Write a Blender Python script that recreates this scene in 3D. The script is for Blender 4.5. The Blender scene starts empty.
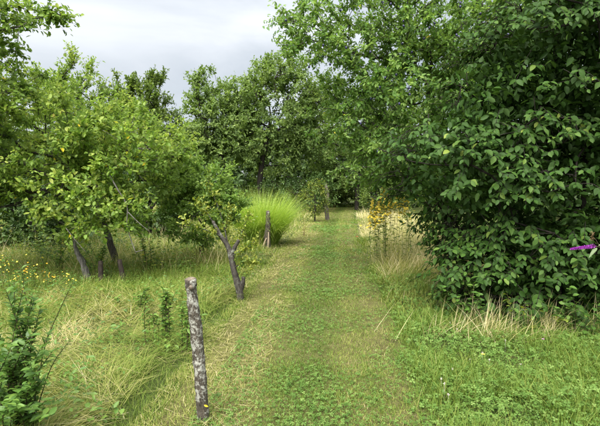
import bpy, math
import numpy as np
from mathutils import Matrix, Vector

sc = bpy.context.scene
R = math.radians
rng = np.random.default_rng(11)

# ------------------------------------------------------------------ camera
FOC, CX, CY, PITCH, CAMZ = 471.0, 300.0, 213.0, R(3.4), 1.6
cam = bpy.data.cameras.new('camera')
cam.sensor_width = 36.0
cam.lens = 36.0 * FOC / 600.0
cam.clip_start, cam.clip_end = 0.05, 2000.0
cam_o = bpy.data.objects.new('camera', cam)
sc.collection.objects.link(cam_o)
cam_o.location = (0, 0, CAMZ)
cam_o.rotation_euler = (R(90) - PITCH, 0, 0)
sc.camera = cam_o

# ------------------------------------------------------------------ sky (overcast) and sun
SUN_EL, SUN_AZ = R(56), R(-160)          # azimuth measured from +Y (view direction) towards +X
w = bpy.data.worlds.new('World'); sc.world = w; w.use_nodes = True
nt = w.node_tree; nt.nodes.clear()
def nd(t, typ, **kw):
    n = t.nodes.new(typ)
    for k, v in kw.items(): setattr(n, k, v)
    return n
out = nd(nt, 'ShaderNodeOutputWorld'); bg = nd(nt, 'ShaderNodeBackground'); bg.inputs['Strength'].default_value = 0.12
sky = nd(nt, 'ShaderNodeTexSky', sky_type='NISHITA', sun_disc=False); sky.sun_elevation = SUN_EL; sky.sun_rotation = SUN_AZ
tc = nd(nt, 'ShaderNodeTexCoord')
mp = nd(nt, 'ShaderNodeMapping'); mp.inputs['Scale'].default_value = (1.0, 1.0, 2.6); mp.inputs['Location'].default_value = (0.35, 0.2, 0.1)
n1 = nd(nt, 'ShaderNodeTexNoise'); n1.inputs['Scale'].default_value = 1.9; n1.inputs['Detail'].default_value = 6; n1.inputs['Roughness'].default_value = 0.5
n1.inputs['Distortion'].default_value = 0.4
cr = nd(nt, 'ShaderNodeValToRGB')
cr.color_ramp.elements[0].position = 0.36; cr.color_ramp.elements[0].color = (0.52, 0.57, 0.62, 1)
cr.color_ramp.elements[1].position = 0.64; cr.color_ramp.elements[1].color = (1.0, 1.02, 1.04, 1)
sep = nd(nt, 'ShaderNodeSeparateXYZ')
m1 = nd(nt, 'ShaderNodeMath', operation='MULTIPLY_ADD', use_clamp=False); m1.inputs[1].default_value = 2.0; m1.inputs[2].default_value = 1.0   # overcast luminance, brighter towards the zenith
mx0 = nd(nt, 'ShaderNodeMath', operation='MAXIMUM'); mx0.inputs[1].default_value = 0.0
vm = nd(nt, 'ShaderNodeVectorMath', operation='SCALE')
m2 = nd(nt, 'ShaderNodeMath', operation='MULTIPLY'); m2.inputs[1].default_value = 0.68
mix = nd(nt, 'ShaderNodeMix', data_type='RGBA'); mix.inputs['Factor'].default_value = 0.965
L = nt.links.new
L(tc.outputs['Generated'], mp.inputs['Vector']); L(mp.outputs['Vector'], n1.inputs['Vector']); L(n1.outputs['Fac'], cr.inputs['Fac'])
L(tc.outputs['Generated'], sep.inputs['Vector']); L(sep.outputs['Z'], mx0.inputs[0]); L(mx0.outputs[0], m1.inputs[0]); L(m1.outputs[0], m2.inputs[0])
L(cr.outputs['Color'], vm.inputs[0]); L(m2.outputs[0], vm.inputs['Scale'])
L(sky.outputs['Color'], mix.inputs['A']); L(vm.outputs['Vector'], mix.inputs['B']); L(mix.outputs['Result'], bg.inputs['Color']); L(bg.outputs[0], out.inputs[0])

sun = bpy.data.lights.new('sun', 'SUN'); sun.energy = 1.5; sun.angle = R(60); sun.color = (1.0, 0.96, 0.88)
sun_o = bpy.data.objects.new('sun', sun); sc.collection.objects.link(sun_o)
sd = Vector((math.sin(SUN_AZ) * math.cos(SUN_EL), math.cos(SUN_AZ) * math.cos(SUN_EL), math.sin(SUN_EL)))
sun_o.rotation_euler = sd.to_track_quat('Z', 'Y').to_euler()
sun_o.location = sd * 30

sc.view_settings.view_transform = 'Standard'; sc.view_settings.look = 'None'
sc.view_settings.exposure = 2.9; sc.view_settings.gamma = 1.0
sc.cycles.use_denoising = True
sc.cycles.max_bounces = 12; sc.cycles.diffuse_bounces = 8; sc.cycles.transmission_bounces = 8; sc.cycles.glossy_bounces = 2

# ------------------------------------------------------------------ helpers
def at(px, py, Y):
    """point of the place at distance Y ahead that the photo shows at px, py"""
    u, v = (px - CX) / FOC, (CY - py) / FOC
    d = np.array([u, math.cos(PITCH) + v * math.sin(PITCH), v * math.cos(PITCH) - math.sin(PITCH)])
    return np.array([0, 0, CAMZ]) + d * (Y / d[1])

_tab = np.random.default_rng(5).random((256, 256))
def vnoise(x, y, s, seed=0):
    x = np.asarray(x) / s + seed * 17.3 + 900; y = np.asarray(y) / s + seed * 7.7 + 900
    i = np.floor(x).astype(int); j = np.floor(y).astype(int); fx = x - i; fy = y - j
    fx = fx * fx * (3 - 2 * fx); fy = fy * fy * (3 - 2 * fy)
    g = lambda a, b: _tab[a % 256, b % 256]
    return (g(i, j) * (1 - fx) + g(i + 1, j) * fx) * (1 - fy) + (g(i, j + 1) * (1 - fx) + g(i + 1, j + 1) * fx) * fy
def gz(x, y):
    x = np.asarray(x, float); y = np.asarray(y, float)
    return 0.04 * (vnoise(x, y, 2.2, 3) - 0.5) + 0.05 * (vnoise(x, y, 7.0, 4) - 0.5)
def path_x(y):
    y = np.asarray(y, float); t = y - 3.2
    return 0.0608 * t + 0.001266 * t * t
PW = 0.95                                   # half width of the mown path
def nrm(a): return a / np.maximum(np.linalg.norm(a, axis=-1, keepdims=True), 1e-9)

class Geo:
    """collects triangles; build() links them as one mesh object"""
    def __init__(s): s.V, s.F, s.A, s.n = [], [], [], 0
    def add(s, V, F, var=0.5):
        V = np.asarray(V, float).reshape(-1, 3); F = np.asarray(F, int).reshape(-1, 3)
        s.V.append(V); s.F.append(F + s.n); s.n += len(V)
        s.A.append(np.broadcast_to(np.asarray(var, float), (len(V),)))
    def build(s, name, mat, parent=None, origin=(0, 0, 0), smooth=False):
        V = np.concatenate(s.V) - np.asarray(origin, float); F = np.concatenate(s.F); A = np.concatenate(s.A)
        me = bpy.data.meshes.new(name)
        me.vertices.add(len(V)); me.vertices.foreach_set('co', V.astype(np.float32).ravel())
        me.loops.add(F.size); me.loops.foreach_set('vertex_index', F.astype(np.int32).ravel())
        me.polygons.add(len(F)); me.polygons.foreach_set('loop_start', np.arange(0, F.size, 3, dtype=np.int32))
        if smooth: me.polygons.foreach_set('use_smooth', np.ones(len(F), bool))
        at_ = me.attributes.new('var', 'FLOAT', 'POINT'); at_.data.foreach_set('value', A.astype(np.float32))
        me.update(calc_edges=True)
        me.materials.append(mat)
        o = bpy.data.objects.new(name, me); sc.collection.objects.link(o)
        if parent is not None: o.parent = parent
        else: o.location = origin
        return o
def thing(name, loc, label, cat, group=None):
    o = bpy.data.objects.new(name, None); sc.collection.objects.link(o); o.location = tuple(loc)
    o.empty_display_size = 0.1
    o['label'] = label; o['category'] = cat
    if group: o['group'] = group
    return o
def stuff(o, label, cat):
    o['kind'] = 'stuff'; o['label'] = label; o['category'] = cat; return o

# leaf shapes: columns = along, across, up;  all triangles
def leaf_tpl(stations, droop=0.12, fold=0.10):
    """stations: (t, half width) between base and tip"""
    V = [(0, 0, 0)]; F = []
    for t, hw in stations:
        z = -droop * t * t
        V += [(t, hw, z + fold * hw), (t, 0, z), (t, -hw, z + fold * hw)]
    V.append((1, 0, -droop)); n = len(stations); tip = len(V) - 1
    F += [(0, 2, 1), (0, 3, 2)]
    for i in range(n - 1):
        a, b = 1 + 3 * i, 4 + 3 * i
        F += [(a, a + 1, b), (a + 1, b + 1, b), (a + 1, a + 2, b + 1), (a + 2, b + 2, b + 1)]
    a = 1 + 3 * (n - 1)
    F += [(a, a + 1, tip), (a + 1, a + 2, tip)]
    return np.array(V, float), np.array(F)
LEAF2 = (np.array([(0, 0, 0), (.45, .5, .10), (1, 0, -.08), (.45, -.5, .10)], float), np.array([(0, 2, 1), (0, 3, 2)]))
LEAF4 = (np.array([(0, 0, 0), (.22, .40, .08), (.62, .44, .06), (1, 0, -.12), (.62, -.44, .06), (.22, -.40, .08)], float),
         np.array([(0, 2, 1), (0, 3, 2), (0, 4, 3), (0, 5, 4)]))
OVATE = leaf_tpl([(.10, .20), (.28, .46), (.50, .50), (.72, .34), (.88, .15)], droop=.22, fold=.25)
OVAL = leaf_tpl([(.18, .34), (.5, .5), (.8, .32)], droop=.18, fold=.2)
LANCE = leaf_tpl([(.12, .30), (.35, .5), (.65, .38), (.85, .18)], droop=.3, fold=.2)
def _clover():
    V, F = [], []
    for k in range(3):
        a = 2 * math.pi * k / 3; c, s_ = math.cos(a), math.sin(a); b = len(V)
        for u, v, z in ((.02, 0, 0), (.55, .42, .10), (1, .22, .02), (1, -.22, .02), (.55, -.42, .10)):
            V.append((u * c - v * s_, u * s_ + v * c, z))
        F += [(b, b + 2, b + 1), (b, b + 3, b + 2), (b, b + 4, b + 3)]
    return np.array(V), np.array(F)
CLOVER = _clover()
def leaves(P, D, N, Ln, W, var, tpl):
    """place the leaf template at every P: along D, facing N"""
    P = np.asarray(P); n = len(P); D = nrm(D); S = nrm(np.cross(N, D)); N = np.cross(D, S)
    T, F = tpl; k = len(T)
    Ln = np.broadcast_to(Ln, (n,)); W = np.broadcast_to(W, (n,)); var = np.broadcast_to(var, (n,))
    V = (P[:, None] + D[:, None] * (T[None, :, 0:1] * Ln[:, None, None]) + S[:, None] * (T[None, :, 1:2] * W[:, None, None])
         + N[:, None] * (T[None, :, 2:3] * Ln[:, None, None]))
    FF = F[None] + (np.arange(n) * k)[:, None, None]
    return V.reshape(-1, 3), FF.reshape(-1, 3), np.repeat(var, k)
def blades(P, H, W, head, lean, curve, var, segs=2):
    """grass blades: lean = angle from vertical at the base, curve = further bend to the tip"""
    P = np.asarray(P, float); n = len(P)
    H, W, head, lean, curve, var = [np.broadcast_to(np.asarray(a, float), (n,)) for a in (H, W, head, lean, curve, var)]
    h = np.stack([np.cos(head), np.sin(head), 0 * head], 1)
    tw = head + math.pi / 2 + rng.normal(0, .6, n)
    s = np.stack([np.cos(tw), np.sin(tw), 0 * tw], 1)
    pts = [P]; 
    for i in range(segs):
        th = lean + curve * (i + .5) / segs
        pts.append(pts[-1] + (h * np.sin(th)[:, None] + np.array([0, 0, 1]) * np.cos(th)[:, None]) * (H / segs)[:, None])
    V = []
    for i in range(segs):
        ww = (W * (1 - (i / segs) ** 1.6) * .5)[:, None]
        V += [pts[i] - s * ww, pts[i] + s * ww]
    V.append(pts[segs]); k = 2 * segs + 1
    V = np.stack(V, 1)
    F = []
    for i in range(segs - 1):
        a = 2 * i; F += [(a, a + 1, a + 3), (a, a + 3, a + 2)]
    F.append((2 * segs - 2, 2 * segs - 1, 2 * segs))
    FF = np.array(F)[None] + (np.arange(n) * k)[:, None, None]
    return V.reshape(-1, 3), FF.reshape(-1, 3), np.repeat(var, k)
def tube(path, rad, sides=8, cap=True, rough=0.0, seed=0):
    path = np.asarray(path, float); k = len(path); rad = np.broadcast_to(rad, (k,))
    T = np.gradient(path, axis=0); T = nrm(T)
    ref = np.array([1, 0, 0.0]) if abs(T[0][0]) < .8 else np.array([0, 1, 0.0])
    A = nrm(np.cross(T, ref)); B = np.cross(T, A)
    an = np.arange(sides) * 2 * math.pi / sides
    rr = rad[:, None] * np.ones(sides)[None]
    if rough:
        r_ = np.random.default_rng(seed); rr = rr * (1 + rough * (r_.random((k, sides)) - .5) + rough * .9 * (vnoise(an[None] * 1.4 + 0 * rr, np.arange(k)[:, None] * .5 + 0 * rr, 1.0, seed) - .5))
    V = path[:, None] + (A[:, None] * np.cos(an)[None, :, None] + B[:, None] * np.sin(an)[None, :, None]) * rr[..., None]
    V = V.reshape(-1, 3); F = []
    i = np.arange(k - 1)[:, None] * sides; j = np.arange(sides)[None]; j2 = (j + 1) % sides
    a, b, c, d = i + j, i + j2, i + sides + j2, i + sides + j
    F = np.concatenate([np.stack([a, b, c], -1).reshape(-1, 3), np.stack([a, c, d], -1).reshape(-1, 3)])
    if cap:
        V = np.concatenate([V, path[-1:]]); t = len(V) - 1; o = (k - 1) * sides
        F = np.concatenate([F, np.array([(o + q, o + (q + 1) % sides, t) for q in range(sides)])])
    return V, F
def sticks(P0, P1, r0, r1):
    """many thin three-sided twigs at once"""
    n = len(P0); T = nrm(P1 - P0); ref = np.where(np.abs(T[:, 2:3]) < .8, np.array([[0, 0, 1.0]]), np.array([[1.0, 0, 0]]))
    A = nrm(np.cross(T, ref)); B = np.cross(T, A); V = []
    r0 = np.broadcast_to(r0, (n,))[:, None]; r1 = np.broadcast_to(r1, (n,))[:, None]
    for q in range(3):
        an = q * 2.0944; d = A * math.cos(an) + B * math.sin(an); V += [P0 + d * r0, P1 + d * r1]
    V = np.stack(V, 1); F = []
    for q in range(3):
        a, b = 2 * q, 2 * ((q + 1) % 3); F += [(a, b, b + 1), (a, b + 1, a + 1)]
    return V.reshape(-1, 3), (np.array(F)[None] + (np.arange(n) * 6)[:, None, None]).reshape(-1, 3)
def smooth_path(pts, n):
    pts = np.asarray(pts, float); t = np.linspace(0, len(pts) - 1, n); out = []
    P = np.concatenate([[2 * pts[0] - pts[1]], pts, [2 * pts[-1] - pts[-2]]])
    for q in t:
        i = min(int(q), len(pts) - 2); f = q - i; p0, p1, p2, p3 = P[i:i + 4]
        out.append(.5 * ((2 * p1) + (p2 - p0) * f + (2 * p0 - 5 * p1 + 4 * p2 - p3) * f * f + (3 * p1 - p0 - 3 * p2 + p3) * f ** 3))
    return np.array(out)

# ------------------------------------------------------------------ materials
def leaf_mat(name, stops, rough=.5, trans=.3, spec=.35, back=None):
    m = bpy.data.materials.new(name); m.use_nodes = True; t = m.node_tree; t.nodes.clear(); L = t.links.new
    o = nd(t, 'ShaderNodeOutputMaterial'); a = nd(t, 'ShaderNodeAttribute', attribute_name='var'); r = nd(t, 'ShaderNodeValToRGB')
    el = r.color_ramp.elements
    while len(el) < len(stops): el.new(.5)
    for e, (p, c) in zip(el, stops): e.position = p; e.color = (*c, 1)
    pb = nd(t, 'ShaderNodeBsdfPrincipled'); pb.inputs['Roughness'].default_value = rough; pb.inputs['Specular IOR Level'].default_value = spec
    L(a.outputs['Fac'], r.inputs['Fac'])
    col = r.outputs['Color']
    if back is not None:                                  # the paler underside a leaf has
        g = nd(t, 'ShaderNodeNewGeometry'); mb = nd(t, 'ShaderNodeMix', data_type='RGBA'); mf = nd(t, 'ShaderNodeMath', operation='MULTIPLY'); mf.inputs[1].default_value = .5
        L(g.outputs['Backfacing'], mf.inputs[0]); L(mf.outputs[0], mb.inputs['Factor']); L(col, mb.inputs['A']); mb.inputs['B'].default_value = (*back, 1); col = mb.outputs['Result']
    L(col, pb.inputs['Base Color'])
    if trans > 0:
        tr = nd(t, 'ShaderNodeBsdfTranslucent'); hs = nd(t, 'ShaderNodeMix', data_type='RGBA', blend_type='MULTIPLY'); hs.inputs['Factor'].default_value = 1
        hs.inputs['B'].default_value = (1.25, 1.35, .6, 1); L(col, hs.inputs['A']); L(hs.outputs['Result'], tr.inputs['Color'])
        ms = nd(t, 'ShaderNodeMixShader'); ms.inputs[0].default_value = trans; L(pb.outputs[0], ms.inputs[1]); L(tr.outputs[0], ms.inputs[2]); L(ms.outputs[0], o.inputs[0])
    else: L(pb.outputs[0], o.inputs[0])
    return m
def veins(m, dens=9.0):
    """raised midrib and side veins in the leaf's own coordinates (x along, y across)"""
    t = m.node_tree; L = t.links.new; pb = [n for n in t.nodes if n.type == 'BSDF_PRINCIPLED'][0]
    c = nd(t, 'ShaderNodeTexCoord'); sp = nd(t, 'ShaderNodeSeparateXYZ'); L(c.outputs['Object'], sp.inputs[0])
    def mth(op, a, b=None):
        n = nd(t, 'ShaderNodeMath', operation=op)
        for i, q in enumerate((a, b)):
            if q is None: continue
            if isinstance(q, (int, float)): n.inputs[i].default_value = q
            else: L(q, n.inputs[i])
        return n.outputs[0]
    ay = mth('ABSOLUTE', sp.outputs['Y']); ph = mth('FRACT', mth('MULTIPLY', mth('SUBTRACT', sp.outputs['X'], mth('MULTIPLY', ay, .9)), dens))
    side = mth('MULTIPLY', mth('SUBTRACT', 1.0, mth('MULTIPLY', mth('MINIMUM', ph, mth('SUBTRACT', 1.0, ph)), 6.0)), .7)
    mid = mth('SUBTRACT', 1.0, mth('MULTIPLY', ay, 40.0)); v = mth('MAXIMUM', mth('MAXIMUM', side, mid), 0.0)
    b = nd(t, 'ShaderNodeBump'); b.invert = True; b.inputs['Strength'].default_value = .55; b.inputs['Distance'].default_value = .004
    L(v, b.inputs['Height']); L(b.outputs[0], pb.inputs['Normal'])
    src = pb.inputs['Base Color'].links[0].from_socket; mx = nd(t, 'ShaderNodeMix', data_type='RGBA'); mf = mth('MULTIPLY', v, .30)
    n = nd(t, 'ShaderNodeTexNoise'); n.inputs['Scale'].default_value = 3.0; n.inputs['Detail'].default_value = 4; L(c.outputs['Object'], n.inputs['Vector'])
    L(mf, mx.inputs['Factor']); L(src, mx.inputs['A']); mx.inputs['B'].default_value = (.11, .18, .06, 1); L(mx.outputs['Result'], pb.inputs['Base Color'])
    return m
def bark_mat(name, dark, light, lichen=None, amount=.5, scale=14, stretch=.25):
    m = bpy.data.materials.new(name); m.use_nodes = True; t = m.node_tree; L = t.links.new
    pb = t.nodes['Principled BSDF']; pb.inputs['Roughness'].default_value = .9; pb.inputs['Specular IOR Level'].default_value = .2
    c = nd(t, 'ShaderNodeTexCoord'); mpn = nd(t, 'ShaderNodeMapping'); mpn.inputs['Scale'].default_value = (1, 1, stretch)
    n = nd(t, 'ShaderNodeTexNoise'); n.inputs['Scale'].default_value = scale * 3; n.inputs['Detail'].default_value = 6; n.inputs['Roughness'].default_value = .7
    r = nd(t, 'ShaderNodeValToRGB'); r.color_ramp.elements[0].position = .35; r.color_ramp.elements[1].position = .68
    r.color_ramp.elements[0].color = (*dark, 1); r.color_ramp.elements[1].color = (*light, 1)
    L(c.outputs['Object'], mpn.inputs['Vector']); L(mpn.outputs['Vector'], n.inputs['Vector']); L(n.outputs['Fac'], r.inputs['Fac']); col = r.outputs['Color']
    if lichen:
        n2 = nd(t, 'ShaderNodeTexNoise'); n2.inputs['Scale'].default_value = scale; n2.inputs['Detail'].default_value = 8; n2.inputs['Roughness'].default_value = .75
        r2 = nd(t, 'ShaderNodeValToRGB'); r2.color_ramp.elements[0].position = 1 - amount - .03; r2.color_ramp.elements[1].position = 1 - amount + .07
        mm = nd(t, 'ShaderNodeMix', data_type='RGBA'); mm.inputs['B'].default_value = (*lichen, 1)
        n3 = nd(t, 'ShaderNodeTexNoise'); n3.inputs['Scale'].default_value = scale / 5; n3.inputs['Detail'].default_value = 2; ma = nd(t, 'ShaderNodeMath', operation='MULTIPLY_ADD'); ma.inputs[1].default_value = .55
        ms = nd(t, 'ShaderNodeMath', operation='SUBTRACT'); ms.inputs[1].default_value = .5; L(c.outputs['Object'], n3.inputs['Vector']); L(n3.outputs['Fac'], ms.inputs[0]); L(ms.outputs[0], ma.inputs[0]); L(n2.outputs['Fac'], ma.inputs[2])
        L(c.outputs['Object'], n2.inputs['Vector']); L(ma.outputs[0], r2.inputs['Fac']); L(r2.outputs['Color'], mm.inputs['Factor']); L(col, mm.inputs['A']); col = mm.outputs['Result']
    L(col, pb.inputs['Base Color'])
    b = nd(t, 'ShaderNodeBump'); b.inputs['Strength'].default_value = .9; b.inputs['Distance'].default_value = .02
    L(n.outputs['Fac'], b.inputs['Height']); L(b.outputs[0], pb.inputs['Normal'])
    return m
def plain(name, c, rough=.7, spec=.3):
    m = bpy.data.materials.new(name); m.use_nodes = True; t = m.node_tree; pb = t.nodes['Principled BSDF']
    n = nd(t, 'ShaderNodeTexNoise'); n.inputs['Scale'].default_value = 60; r = nd(t, 'ShaderNodeValToRGB')
    r.color_ramp.elements[0].color = (*[q * .75 for q in c], 1); r.color_ramp.elements[1].color = (*[min(1, q * 1.2) for q in c], 1)
    cc = nd(t, 'ShaderNodeTexCoord'); t.links.new(cc.outputs['Object'], n.inputs['Vector'])
    t.links.new(n.outputs['Fac'], r.inputs['Fac']); t.links.new(r.outputs['Color'], pb.inputs['Base Color'])
    pb.inputs['Roughness'].default_value = rough; pb.inputs['Specular IOR Level'].default_value = spec
    return m
M = {}
GRASS = [(0, (.062, .108, .018)), (.35, (.145, .225, .038)), (.62, (.27, .295, .075)), (.82, (.43, .385, .17)), (1, (.62, .54, .34))]
M['grass'] = leaf_mat('grass_blade', GRASS, rough=.6, trans=.35, spec=.15)
M['clover'] = leaf_mat('clover_leaf', [(0, (.05, .105, .020)), (.5, (.10, .185, .036)), (1, (.19, .28, .075))], rough=.6, trans=.3, spec=.18)
M['apple'] = leaf_mat('apple_leaf', [(0, (.085, .16, .024)), (.4, (.17, .28, .045)), (.8, (.29, .38, .075)), (.95, (.36, .41, .08)), (1, (.72, .56, .04))], rough=.5, trans=.45, spec=.25, back=(.23, .30, .12))
M['plum'] = leaf_mat('plum_leaf', [(0, (.058, .125, .024)), (.5, (.118, .235, .045)), (.95, (.225, .335, .075)), (1, (.6, .52, .06))], rough=.48, trans=.45, spec=.28, back=(.20, .27, .11))
M['far'] = leaf_mat('far_tree_leaf', [(0, (.09, .145, .045)), (.5, (.17, .25, .075)), (1, (.27, .35, .11))], rough=.6, trans=.42, spec=.2)
M['far2'] = leaf_mat('grey_green_leaf', [(0, (.07, .115, .03)), (.5, (.13, .19, .05)), (1, (.26, .33, .09))], rough=.55, trans=.42, spec=.2)
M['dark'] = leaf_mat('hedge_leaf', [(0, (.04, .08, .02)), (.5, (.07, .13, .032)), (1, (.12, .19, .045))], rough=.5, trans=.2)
M['shrub'] = leaf_mat('dogwood_leaf', [(0, (.020, .050, .009)), (.5, (.038, .088, .015)), (.9, (.082, .150, .028)), (1, (.18, .24, .045))], rough=.52, trans=.25, spec=.14, back=(.07, .12, .045))
M['shrub_near'] = veins(leaf_mat('dogwood_leaf_veined', [(0, (.020, .050, .009)), (.5, (.038, .088, .015)), (.9, (.082, .150, .028)), (1, (.18, .24, .045))], rough=.52, trans=.25, spec=.14, back=(.07, .12, .045)))
M['young'] = leaf_mat('young_leaf', [(0, (.05, .10, .02)), (.5, (.11, .18, .03)), (1, (.30, .32, .05))], rough=.5, trans=.35)
M['front'] = leaf_mat('front_shrub_leaf', [(0, (.045, .10, .02)), (.5, (.09, .18, .03)), (1, (.17, .27, .05))], rough=.45, trans=.3, back=(.12, .18, .08))
M['misc'] = leaf_mat('silver_grass_blade', [(0, (.16, .26, .04)), (.5, (.31, .44, .075)), (.9, (.50, .59, .16)), (1, (.5, .43, .22))], rough=.5, trans=.4)
M['bud'] = leaf_mat('butterfly_bush_leaf', [(0, (.12, .17, .08)), (1, (.24, .29, .16))], rough=.6, trans=.2)
M['bark'] = bark_mat('orchard_bark', (.026, .023, .020), (.105, .095, .082), (.20, .21, .18), .42, 16)
M['bark_far'] = bark_mat('dark_bark', (.015, .013, .011), (.05, .043, .036))
M['twig'] = bark_mat('brown_twig', (.04, .030, .018), (.10, .075, .045))
M['greenstem'] = leaf_mat('green_stem', [(0, (.06, .10, .03)), (1, (.16, .17, .06))], trans=0)
M['post'] = bark_mat('lichen_post', (.028, .023, .018), (.15, .128, .10), (.42, .42, .37), .47, 42, .25)
M['post2'] = bark_mat('weathered_wood', (.03, .025, .02), (.17, .145, .12), (.30, .29, .26), .38, 18, .18)
M['deadgrey'] = bark_mat('grey_dead_wood', (.06, .056, .05), (.26, .245, .225), stretch=.2)
M['stub'] = bark_mat('dark_stake', (.02, .016, .013), (.075, .06, .05))
M['cut'] = bark_mat('cut_wood', (.10, .082, .062), (.26, .215, .165), scale=8, stretch=1)
M['splint'] = bark_mat('split_wood', (.30, .22, .15), (.55, .45, .34), stretch=.1)
M['yellow'] = plain('yellow_petal', (.85, .68, .10)); M['orange'] = plain('orange_petal', (.80, .42, .03))
M['purple'] = leaf_mat('purple_floret', [(0, (.20, .02, .28)), (1, (.48, .08, .58))], trans=.2)
M['white'] = plain('clover_blossom', (.48, .46, .38)); M['pink'] = plain('pink_petal', (.55, .28, .45)); M['red'] = plain('red_petal', (.62, .03, .015))
M['plumfruit'] = plain('plum_skin', (.025, .025, .075), rough=.35, spec=.5); M['seed'] = plain('seed_head', (.14, .09, .04))

def ground_mat(name, ramp, sc_=.55):
    m = bpy.data.materials.new(name); m.use_nodes = True; t = m.node_tree; L = t.links.new; pb = t.nodes['Principled BSDF']
    pb.inputs['Roughness'].default_value = 1; pb.inputs['Specular IOR Level'].default_value = .1
    c = nd(t, 'ShaderNodeTexCoord'); n = nd(t, 'ShaderNodeTexNoise'); n.inputs['Scale'].default_value = sc_; n.inputs['Detail'].default_value = 12; n.inputs['Roughness'].default_value = .8
    r = nd(t, 'ShaderNodeValToRGB'); el = r.color_ramp.elements
    while len(el) < len(ramp): el.new(.5)
    for e, (p, q) in zip(el, ramp): e.position = p; e.color = (*q, 1)
    b = nd(t, 'ShaderNodeBump'); b.inputs['Distance'].default_value = .05; n2 = nd(t, 'ShaderNodeTexNoise'); n2.inputs['Scale'].default_value = 70; n2.inputs['Detail'].default_value = 5
    L(c.outputs['Object'], n.inputs['Vector']); L(n.outputs['Fac'], r.inputs['Fac']); L(r.outputs['Color'], pb.inputs['Base Color'])
    L(c.outputs['Object'], n2.inputs['Vector']); L(n2.outputs['Fac'], b.inputs['Height']); L(b.outputs[0], pb.inputs['Normal'])
    return m
M['ground'] = ground_mat('meadow_soil', [(.3, (.05, .055, .02)), (.5, (.07, .10, .025)), (.7, (.15, .14, .06))])
M['pathsoil'] = ground_mat('path_soil', [(.3, (.085, .075, .035)), (.5, (.14, .135, .05)), (.72, (.25, .22, .11))], 1.4)

# ------------------------------------------------------------------ ground and path
def sheet(name, xs, ys, zfun, mat, xmap=None):
    X, Y = np.meshgrid(xs, ys)
    if xmap is not None: X = X + xmap(Y)
    Z = zfun(X, Y); g = Geo(); nx, ny = len(xs), len(ys)
    i = (np.arange(ny - 1)[:, None] * nx + np.arange(nx - 1)[None]).ravel()
    g.add(np.stack([X, Y, Z], -1), np.concatenate([np.stack([i, i + 1, i + nx + 1], 1), np.stack([i, i + nx + 1, i + nx], 1)]))
    o = g.build(name, mat, smooth=True); o['kind'] = 'structure'; return o
gx = np.concatenate([[-400, -150, -60, -30], np.arange(-16, 16.01, .3), [30, 60, 150, 400]])
gy = np.concatenate([[-300, -100, -30, -8], np.arange(-3, 42.01, .3), [50, 70, 120, 250, 700]])
sheet('ground', gx, gy, gz, M['ground'])
sheet('mown_path', np.linspace(-PW, PW, 15), np.arange(-1.0, 42, .25), lambda x, y: gz(x, y) + .014, M['pathsoil'], path_x)

# ------------------------------------------------------------------ grasses
def scatter(bins, xlo, xhi, keep=None):
    out = []
    for y0, y1, dens in bins:
        ym = np.linspace(y0, y1, 30); wd = np.maximum(xhi(ym) - xlo(ym), 0); n = int(wd.mean() * (y1 - y0) * dens)
        mw = wd.max(); y = rng.uniform(y0, y1, int(n * mw / max(wd.mean(), 1e-6))); x = xlo(y) + rng.random(len(y)) * mw
        ok = x < xhi(y); out.append(np.stack([x[ok], y[ok]], 1))
    p = np.concatenate(out)
    lim = .637 * p[:, 1] + 1.3
    p = p[np.abs(p[:, 0]) < lim]
    if keep is not None: p = p[keep(p[:, 0], p[:, 1])]
    return np.column_stack([p, gz(p[:, 0], p[:, 1]) - .004])
c_ = lambda v: (lambda y: np.full_like(np.asarray(y, float), v))
def depthw(P, near, k=.00095): return np.maximum(near, k * P[:, 1])

edge = lambda x, y: path_x(y) + PW - .06 + .34 * (vnoise(y, 0 * y, 1.1, 12) - .5) + .26 * (vnoise(x, y, .32, 13) - .5)     # ragged right edge of the mown strip
# mown grass on the path
P = scatter([(1.9, 4, 9500), (4, 7, 6500), (7, 12, 3200), (12, 22, 1300), (22, 40, 500)], lambda y: path_x(y) - PW - .15, lambda y: path_x(y) + PW + .4, lambda x, y: x < edge(x, y) + .12)
P[:, 2] += .012
off = (P[:, 0] - path_x(P[:, 1])) / PW
nz = vnoise(P[:, 0], P[:, 1] * .5, .35, 1) * .5 + vnoise(P[:, 0], P[:, 1], .9, 2) * .5
sm = lambda v, a_, b_: np.clip((v - a_) / (b_ - a_), 0, 1) ** 2 * (3 - 2 * np.clip((v - a_) / (b_ - a_), 0, 1))
wob = off + .16 * (vnoise(P[:, 0], P[:, 1], .5, 6) - .5)
dry = .32 + .28 * (nz - .5) + .28 * sm(-wob, .22, .5) - .13 * np.exp(-((wob - .02) / .22) ** 2) + .20 * np.exp(-((wob - .42) / .14) ** 2) + .22 * np.exp(-((wob - .76) / .13) ** 2)
dry = np.clip(dry + rng.normal(0, .17, len(P)), 0, 1)
thin = rng.random(len(P)) < 1 - .35 * np.exp(-((wob - .76) / .12) ** 2) - .3 * sm(-wob, .3, .6) * (vnoise(P[:, 0], P[:, 1], .3, 7) > .55)
P, dry = P[thin], dry[thin]
g = Geo()
H = rng.uniform(.022, .065, len(P)) * (1 - .3 * dry) * (.65 + .7 * vnoise(P[:, 0], P[:, 1], .22, 11))
nr = P[:, 1] < 4.6
for sel, sg in ((nr, 2), (~nr, 1)):
    Q = P[sel]; g.add(*blades(Q, H[sel], depthw(Q, .0044) * rng.uniform(.6, 1.4, len(Q)), rng.uniform(0, 6.28, len(Q)), rng.uniform(.2, 1.1, len(Q)), rng.uniform(.1, .8, len(Q)), dry[sel], sg))
stuff(g.build('mown_grass', M['grass']), 'short mown green grass covering the path down the middle', 'grass')

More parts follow.
